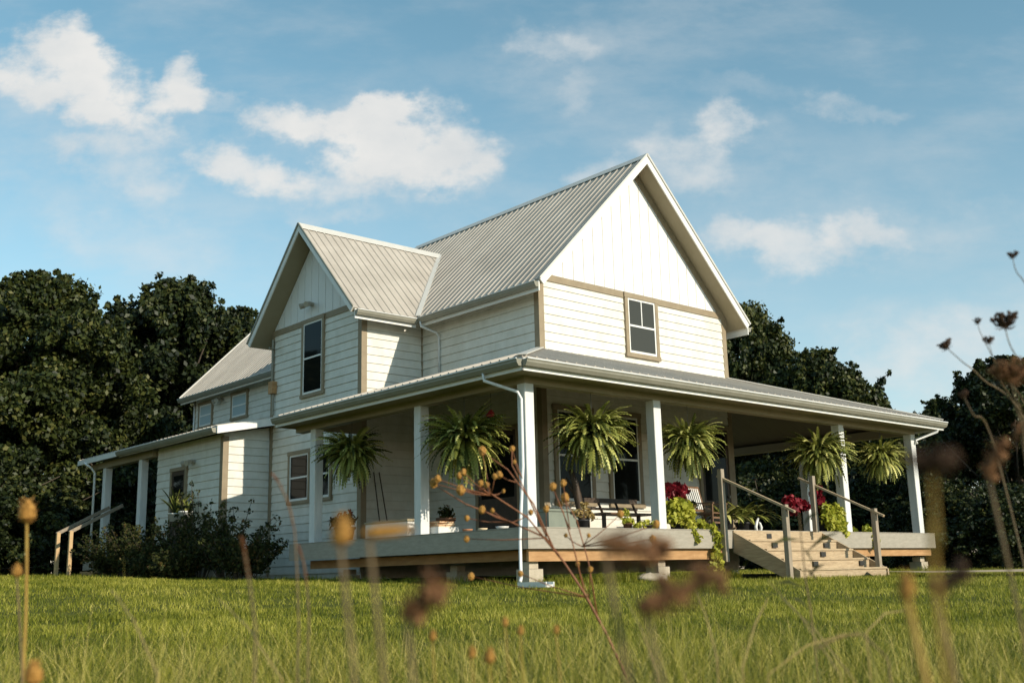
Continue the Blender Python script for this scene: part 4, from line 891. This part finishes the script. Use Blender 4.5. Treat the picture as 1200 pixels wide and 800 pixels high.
def headplant(px, py, d, L_, r, axis_px, label, head='brownhead', stem='dullstem', base_px=None, sr=.0028, bend=.03, name='seed_head_stalk'):
    c = at(px, py, d); bp = groundunder(base_px if base_px is not None else px+10, d); ax = rt*axis_px[0]+up*axis_px[1]
    e = empty(name, bp, label, 'dried flower', HG)
    mb = MB(); mb.tube(stem_pts(c-ax.normalized()*L_*.4, bp-Vector((0, 0, .03)), rt*bend), [sr*1.5-(sr*.7)*i/8 for i in range(9)], 6); mb.build('stem', M[stem], e, True)
    conehead(e, c, ax, L_, r, head, int(px)); return e
headplant(495, 702, 1.1, .054, .018, (.75, .65), 'blurred brown seed head tilted right above the lower left lawn', base_px=470)
headplant(738, 642, 1.05, .066, .017, (.95, -.25), 'blurred brown seed head lying level against the deck skirt', base_px=745)
headplant(795, 694, 1.0, .080, .018, (.95, .35), 'largest level brown seed head above the lawn in front of the vine', base_px=800)
headplant(1165, 538, 1.7, .058, .014, (.4, .9), 'small blurred tan seed head before the right edge tree', head='brownhead', base_px=1185)
headplant(1062, 686, 1.1, .026, .010, (0, 1), 'blurred ochre seed head at the right end of the porch front', head='bud', stem='ochrestem', base_px=1080, sr=.005)
headplant(1112, 679, 1.2, .040, .013, (.8, .5), 'dark blurred seed head right of the ochre one over the path', head='darkhead', base_px=1105)
headplant(32, 598, 3.2, .062, .030, (.05, 1), 'golden cup shaped seed head on a tall stalk at the far left', head='bud', stem='ochrestem', base_px=14, sr=.0042)
headplant(40, 789, 2.4, .045, .022, (.1, 1), 'orange seed head in the bottom left corner', head='bud', base_px=42)
headplant(20, 668, 3.0, .03, .016, (.1, 1), 'small tan bud beside the tall left stalk', head='bud', base_px=30)
headplant(401, 622, 1.1, .028, .014, (.2, 1), 'round blurred ochre head in front of the red flower pot', head='bud', base_px=412)
headplant(455, 622, 1.1, .050, .009, (1, .1), 'flat blurred tan head in front of the white chest', head='bud', base_px=440)
# large dark umbel, right
def umbel(px, py, d, w, label, m='darkhead', stem='dullstem', via=((1200, 800),), base_px=None, sr=.0022, n=34, name='dried_umbel', flat=.30):
    c = at(px, py, d); bp = groundunder(base_px if base_px is not None else via[-1][0], d); e = empty(name, bp, label, 'dried flower', 'dried umbels at the right'); rg = random.Random(int(px*3+py))
    pts = [c]+[at(x, y, d*(1+.02*i)) for i, (x, y) in enumerate(via)]+[bp-Vector((0, 0, .03))]
    # smooth the stem
    fine = []
    for i in range(len(pts)-1):
        p0 = pts[max(i-1, 0)]; p1, p2 = pts[i], pts[i+1]; p3 = pts[min(i+2, len(pts)-1)]
        for k in range(6):
            t = k/6; fine.append(.5*((2*p1)+(p2-p0)*t+(2*p0-5*p1+4*p2-p3)*t*t+(3*p1-p0-3*p2+p3)*t**3))
    fine.append(pts[-1]); N_ = len(fine)
    mb = MB(); mb.tube(fine, [sr*(.45+.7*i/N_) for i in range(N_)], 6); mb.build('stem', M[stem], e, True)
    ax = (fine[0]-fine[3]).normalized(); ax = (ax+up*.5).normalized(); u = ax.orthogonal().normalized(); v = ax.cross(u); mb = MB()
    for i in range(n):
        a = rg.uniform(0, 6.28); k = rg.random()**.5; dr = u*math.cos(a)+v*math.sin(a); tip = c+ax*w*(flat+.12*k+rg.uniform(-.06, .10))+dr*w*.5*k
        mid = c.lerp(tip, .55)+dr*w*.10*k-ax*w*.05; mb.tube([c, mid, tip], [w*.030, w*.024, w*.018], 4)
        for j in range(4): mb.blob(tip+Vector((rg.uniform(-1, 1), rg.uniform(-1, 1), rg.uniform(-1, 1)))*w*.05, w*rg.uniform(.035, .06), 5, 3)
    for i in range(9):
        a = rg.uniform(0, 6.28); dr = u*math.cos(a)+v*math.sin(a); mb.tube([c, c+dr*w*.22-ax*w*.05, c+dr*w*.40+ax*w*.02], [w*.02, w*.014, w*.004], 4)
    mb.blob(c+ax*w*.12, (w*.16, w*.16, w*.14), 7, 5); mb.build('seed_head', M[m], e)
    return e
umbel(1092, 552, .74, .036, 'large out of focus dark umbel in front of the right porch post', m='darkhead', stem='ochrestem', via=((1098, 640), (1105, 760)), base_px=1112, sr=.0022, n=60, flat=.12)
umbel(1110, 408, 4.2, .058, 'dark umbel low on the left of the group against the sky', via=((1128, 424), (1150, 443), (1215, 520)), base_px=1330, sr=0.0032)
umbel(1146, 379, 4.4, .036, 'small dark umbel at the upper left of the group against the sky', via=((1150, 392), (1175, 440), (1215, 510)), base_px=1310, sr=0.0024)
umbel(1159, 402, 4.2, .044, 'small dark umbel in the middle of the group below the highest pair', via=((1164, 420), (1172, 445), (1205, 520)), base_px=1300, sr=0.0024)
umbel(1178, 384, 4.0, .088, 'widest dark umbel of the group against the sky', via=((1184, 405), (1200, 432), (1240, 500)), base_px=1340, n=44, sr=0.0036)
umbel(1185, 448, 2.4, .080, 'brown umbel at the right edge just above the tree top', m='brownhead', via=((1192, 475), (1205, 540)), base_px=1240, n=44)
umbel(1130, 465, 3.6, .034, 'tiny dark umbel just above the tree left of the brown umbel', via=((1140, 485), (1170, 540)), base_px=1240, sr=0.0028)
umbel(1187, 302, 4.0, .038, 'highest small umbel at the right edge of the sky', via=((1191, 318), (1206, 340), (1260, 440)), base_px=1360, sr=0.0028)
umbel(1197, 496, 2.6, .055, 'orange brown umbel cut by the right edge before the tree', m='brownhead', via=((1202, 540),), base_px=1235)
# red stemmed plant with golden buds
def budplant():
    d = 5.4; bp = groundunder(735, d); e = empty('wildflower', bp, 'tall red stemmed wildflower with many golden buds in front of the porch corner', 'wildflower')
    Q = lambda px, py, dd=0: at(px, py, d+dd)
    mb = MB(); main = [bp-Vector((0, 0, .03)), Q(737, 800), Q(712, 745), Q(685, 695), Q(662, 660), Q(640, 630)]
    mb.tube(main, [.008, .0076, .0072, .0066, .0056, .0045], 6)
    buds = [(508, 566, 11), (513, 561, 9), (538, 557, 8), (543, 553, 8), (540, 574, 12), (563, 566, 8), (570, 568, 8), (565, 528, 11), (600, 526, 8), (603, 541, 5), (585, 556, 9), (580, 558, 7), (565, 597, 9), (577, 598, 6), (547, 607, 7), (547, 631, 8), (552, 675, 9), (590, 575, 5), (622, 600, 7), (640, 596, 8), (648, 570, 10), (660, 566, 9), (662, 583, 12), (656, 590, 8), (677, 661, 7), (692, 667, 7), (727, 602, 9), (663, 627, 5), (610, 672, 7), (769, 614, 9), (765, 631, 9), (690, 627, 5)]
    forks = [Q(640, 630), Q(618, 606), Q(655, 650), Q(672, 676)]
    mb.tube([Q(662, 660), Q(618, 606), Q(575, 578), Q(540, 574)], [.0054, .0045, .0038, .0028], 5)
    mb.tube([Q(640, 630), Q(600, 612), Q(545, 590), Q(510, 568)], [.0048, .0042, .0036, .0028], 5)
    mb.tube([Q(650, 645), Q(625, 590), Q(595, 550), Q(566, 530)], [.0046, .004, .0032, .0025], 5)
    mb.tube([Q(640, 628), Q(618, 580), Q(600, 545), Q(600, 528)], [.0042, .0036, .003, .0024], 5)
    mb.tube([Q(685, 695), Q(672, 640), Q(660, 600), Q(648, 572)], [.0042, .0036, .003, .0024], 5)
    mb.tube([Q(700, 722), Q(690, 660), Q(676, 610), Q(662, 585)], [.0042, .0036, .003, .0024], 5)
    rg = random.Random(4); hubs = [Q(575, 580), Q(600, 612), Q(605, 565), Q(612, 560), Q(668, 620), Q(682, 640), Q(640, 630), Q(660, 660), Q(690, 700), Q(712, 745)]
    for px, py, s in buds:
        t = Q(px, py, rg.uniform(-.15, .15)); t2 = Vector(t)
        h = min(hubs, key=lambda q: (q-t2).length + (0.5 if q.z > t2.z else 0)); mb.tube([h, h.lerp(t2, .55)+Vector((0, 0, -.008)), t2], [.0032, .0026, .002], 4)
        b = MB(); r_ = s*.5*d/FPX*.9; b.blob(t2, (r_, r_, r_*1.15), 8, 6, .14)
        for k in range(7):
            a = k*.9; b.add([t2+Vector((math.cos(a), math.sin(a), -.5))*r_*.8, t2+Vector((math.cos(a+.5), math.sin(a+.5), -.5))*r_*.8, t2+Vector((math.cos(a+.25)*1.15, math.sin(a+.25)*1.15, .9))*r_], [(0, 1, 2)])
        b.build('bud', M['bud'], e)
    mb.build('stem', M['redstem'], e, True)
budplant()
for px, py, d, s, lb, bx in ((507, 744, 2.4, 9, 'small golden bud low over the grass left of the tilted brown head', 512), (592, 728, 2.5, 8, 'small bud over the lawn left of the red stem base', 600), (610, 738, 2.5, 8, 'small bud right beside its neighbour over the lawn', 606), (652, 737, 2.5, 7, 'small yellow bud over the lawn near the red stem', 655), (553, 764, 2.2, 10, 'orange bud near the bottom centre of the photo', 556), (574, 768, 2.2, 13, 'larger orange bud near the bottom centre of the photo', 570)):
    headplant(px, py, d, s*d/FPX*1.3, s*d/FPX*.6, (.1, 1), lb, head='bud', stem='ochrestem', base_px=bx, sr=.0015, name='bud_stalk', bend=.01)
# feathery grass stalk, straw, weed
def seedgrass(pts, d, label, m='redstem', w=.012, name='grass_stalk', dens=230, group='seed grass stalks'):
    P = [at(px, py, d) for px, py in pts]; bp = groundunder(pts[0][0], d); e = empty(name, bp, label, 'grass stalk', group)
    mb = MB(); allp = [bp-Vector((0, 0, .02))]+P; mb.tube(allp, [.0022]*len(P)+[.0008], 5); mb.build('stem', M['dullstem'], e)
    rg = random.Random(int(pts[0][0])); mb = MB()
    for i in range(dens):
        f = .35+.65*rg.random(); k = f*(len(P)-1); a = min(int(k), len(P)-2); q = P[a].lerp(P[a+1], k-a); dr = (P[a+1]-P[a]).normalized(); o = dr.orthogonal(); o.rotate(Matrix.Rotation(rg.uniform(0, 6.28), 3, dr)); t = q+dr*w*rg.uniform(.6, 1.4)+o*w*rg.uniform(.2, .7); s = dr.cross(o)*w*.12
        mb.add([q-s, q+s, t], [(0, 1, 2)])
    mb.build('seed_plume', M[m], e); return e
seedgrass([(350, 730), (348, 670), (345, 620), (338, 590), (327, 566), (320, 556)], 2.6, 'curved reddish grass plume in front of the wing corner', w=.009)
seedgrass([(362, 720), (360, 690), (356, 660), (350, 640)], 2.6, 'short reddish grass plume beside the curved one', w=.008)
seedgrass([(300, 740), (292, 680), (287, 650), (284, 632)], 2.0, 'thin grass plume before the dark shrubs', w=.007)
seedgrass([(1040, 770), (1010, 742), (985, 745), (960, 758)], 2.6, 'arched straw stalk low at the right of the lawn', m='straw', w=.01)
def strawline(a, b, d0, d1, label, r=.0022):
    p, q = at(*a, d0), at(*b, d1); e = empty('straw_stalk', (p.x, p.y, G(p.x, p.y)), label, 'straw', 'bent straw stalks at the right')
    mb = MB(); m1 = p.lerp(q, .5)+Vector((0, 0, .02)); mb.tube([Vector((p.x, p.y, G(p.x, p.y))), p, m1, q], [r, r, r*.9, r*.5], 5); mb.build('stalk', M['straw'], e); return e
strawline((985, 790), (900, 680), 3.0, 3.4, 'straw stalk leaning left across the lawn below the stairs')
strawline((1000, 795), (915, 700), 3.1, 3.6, 'thin straw stalk close beside the left leaning one')
strawline((900, 790), (990, 742), 2.9, 3.1, 'straw stalk bent to the right along the meadow edge')
strawline((870, 782), (900, 700), 3.0, 3.2, 'short straw stalk leaning right below the stairs')
strawline((1015, 740), (1060, 715), 3.0, 3.2, 'straw stalk pointing up right near the ochre stem')
strawline((840, 770), (815, 690), 2.9, 3.0, 'straw stalk leaning left below the trailing vine')
strawline((770, 790), (735, 705), 2.6, 2.8, 'straw stalk leaning left beside the red stem', .0018)
strawline((330, 795), (255, 700), 2.6, 2.9, 'pale stalk leaning left across the left lawn')
strawline((185, 790), (130, 690), 2.4, 2.7, 'pale stalk leaning left in the lower left lawn')
def weed():
    d = 3.2; bp = groundunder(955, d); e = empty('weed', bp, 'thin dark weed with narrow leaves in front of the stairs', 'weed'); mb = MB(); P = [at(955, 760, d), at(950, 715, d), at(944, 680, d), at(940, 640, d), at(936, 600, d)]
    mb.tube([bp]+P, [.003, .003, .0027, .0024, .002, .0012], 5); mb.build('stem', M['dullstem'], e); mb = MB()
    for (x0, y0, x1, y1) in ((941, 650, 985, 622), (943, 665, 962, 690), (946, 690, 905, 683), (944, 680, 968, 660), (939, 632, 900, 640), (938, 620, 960, 600), (950, 715, 925, 700), (940, 640, 958, 672)):
        p, q = at(x0, y0, d), at(x1, y1, d-.03); m_ = p.lerp(q, .5)+Vector((0, 0, .012)); s = Vector((0, 0, .006)); mb.add([p, m_-s, q, m_+s], [(0, 1, 2, 3)])
    mb.build('leaves', M['shrubleaf'], e)
weed()
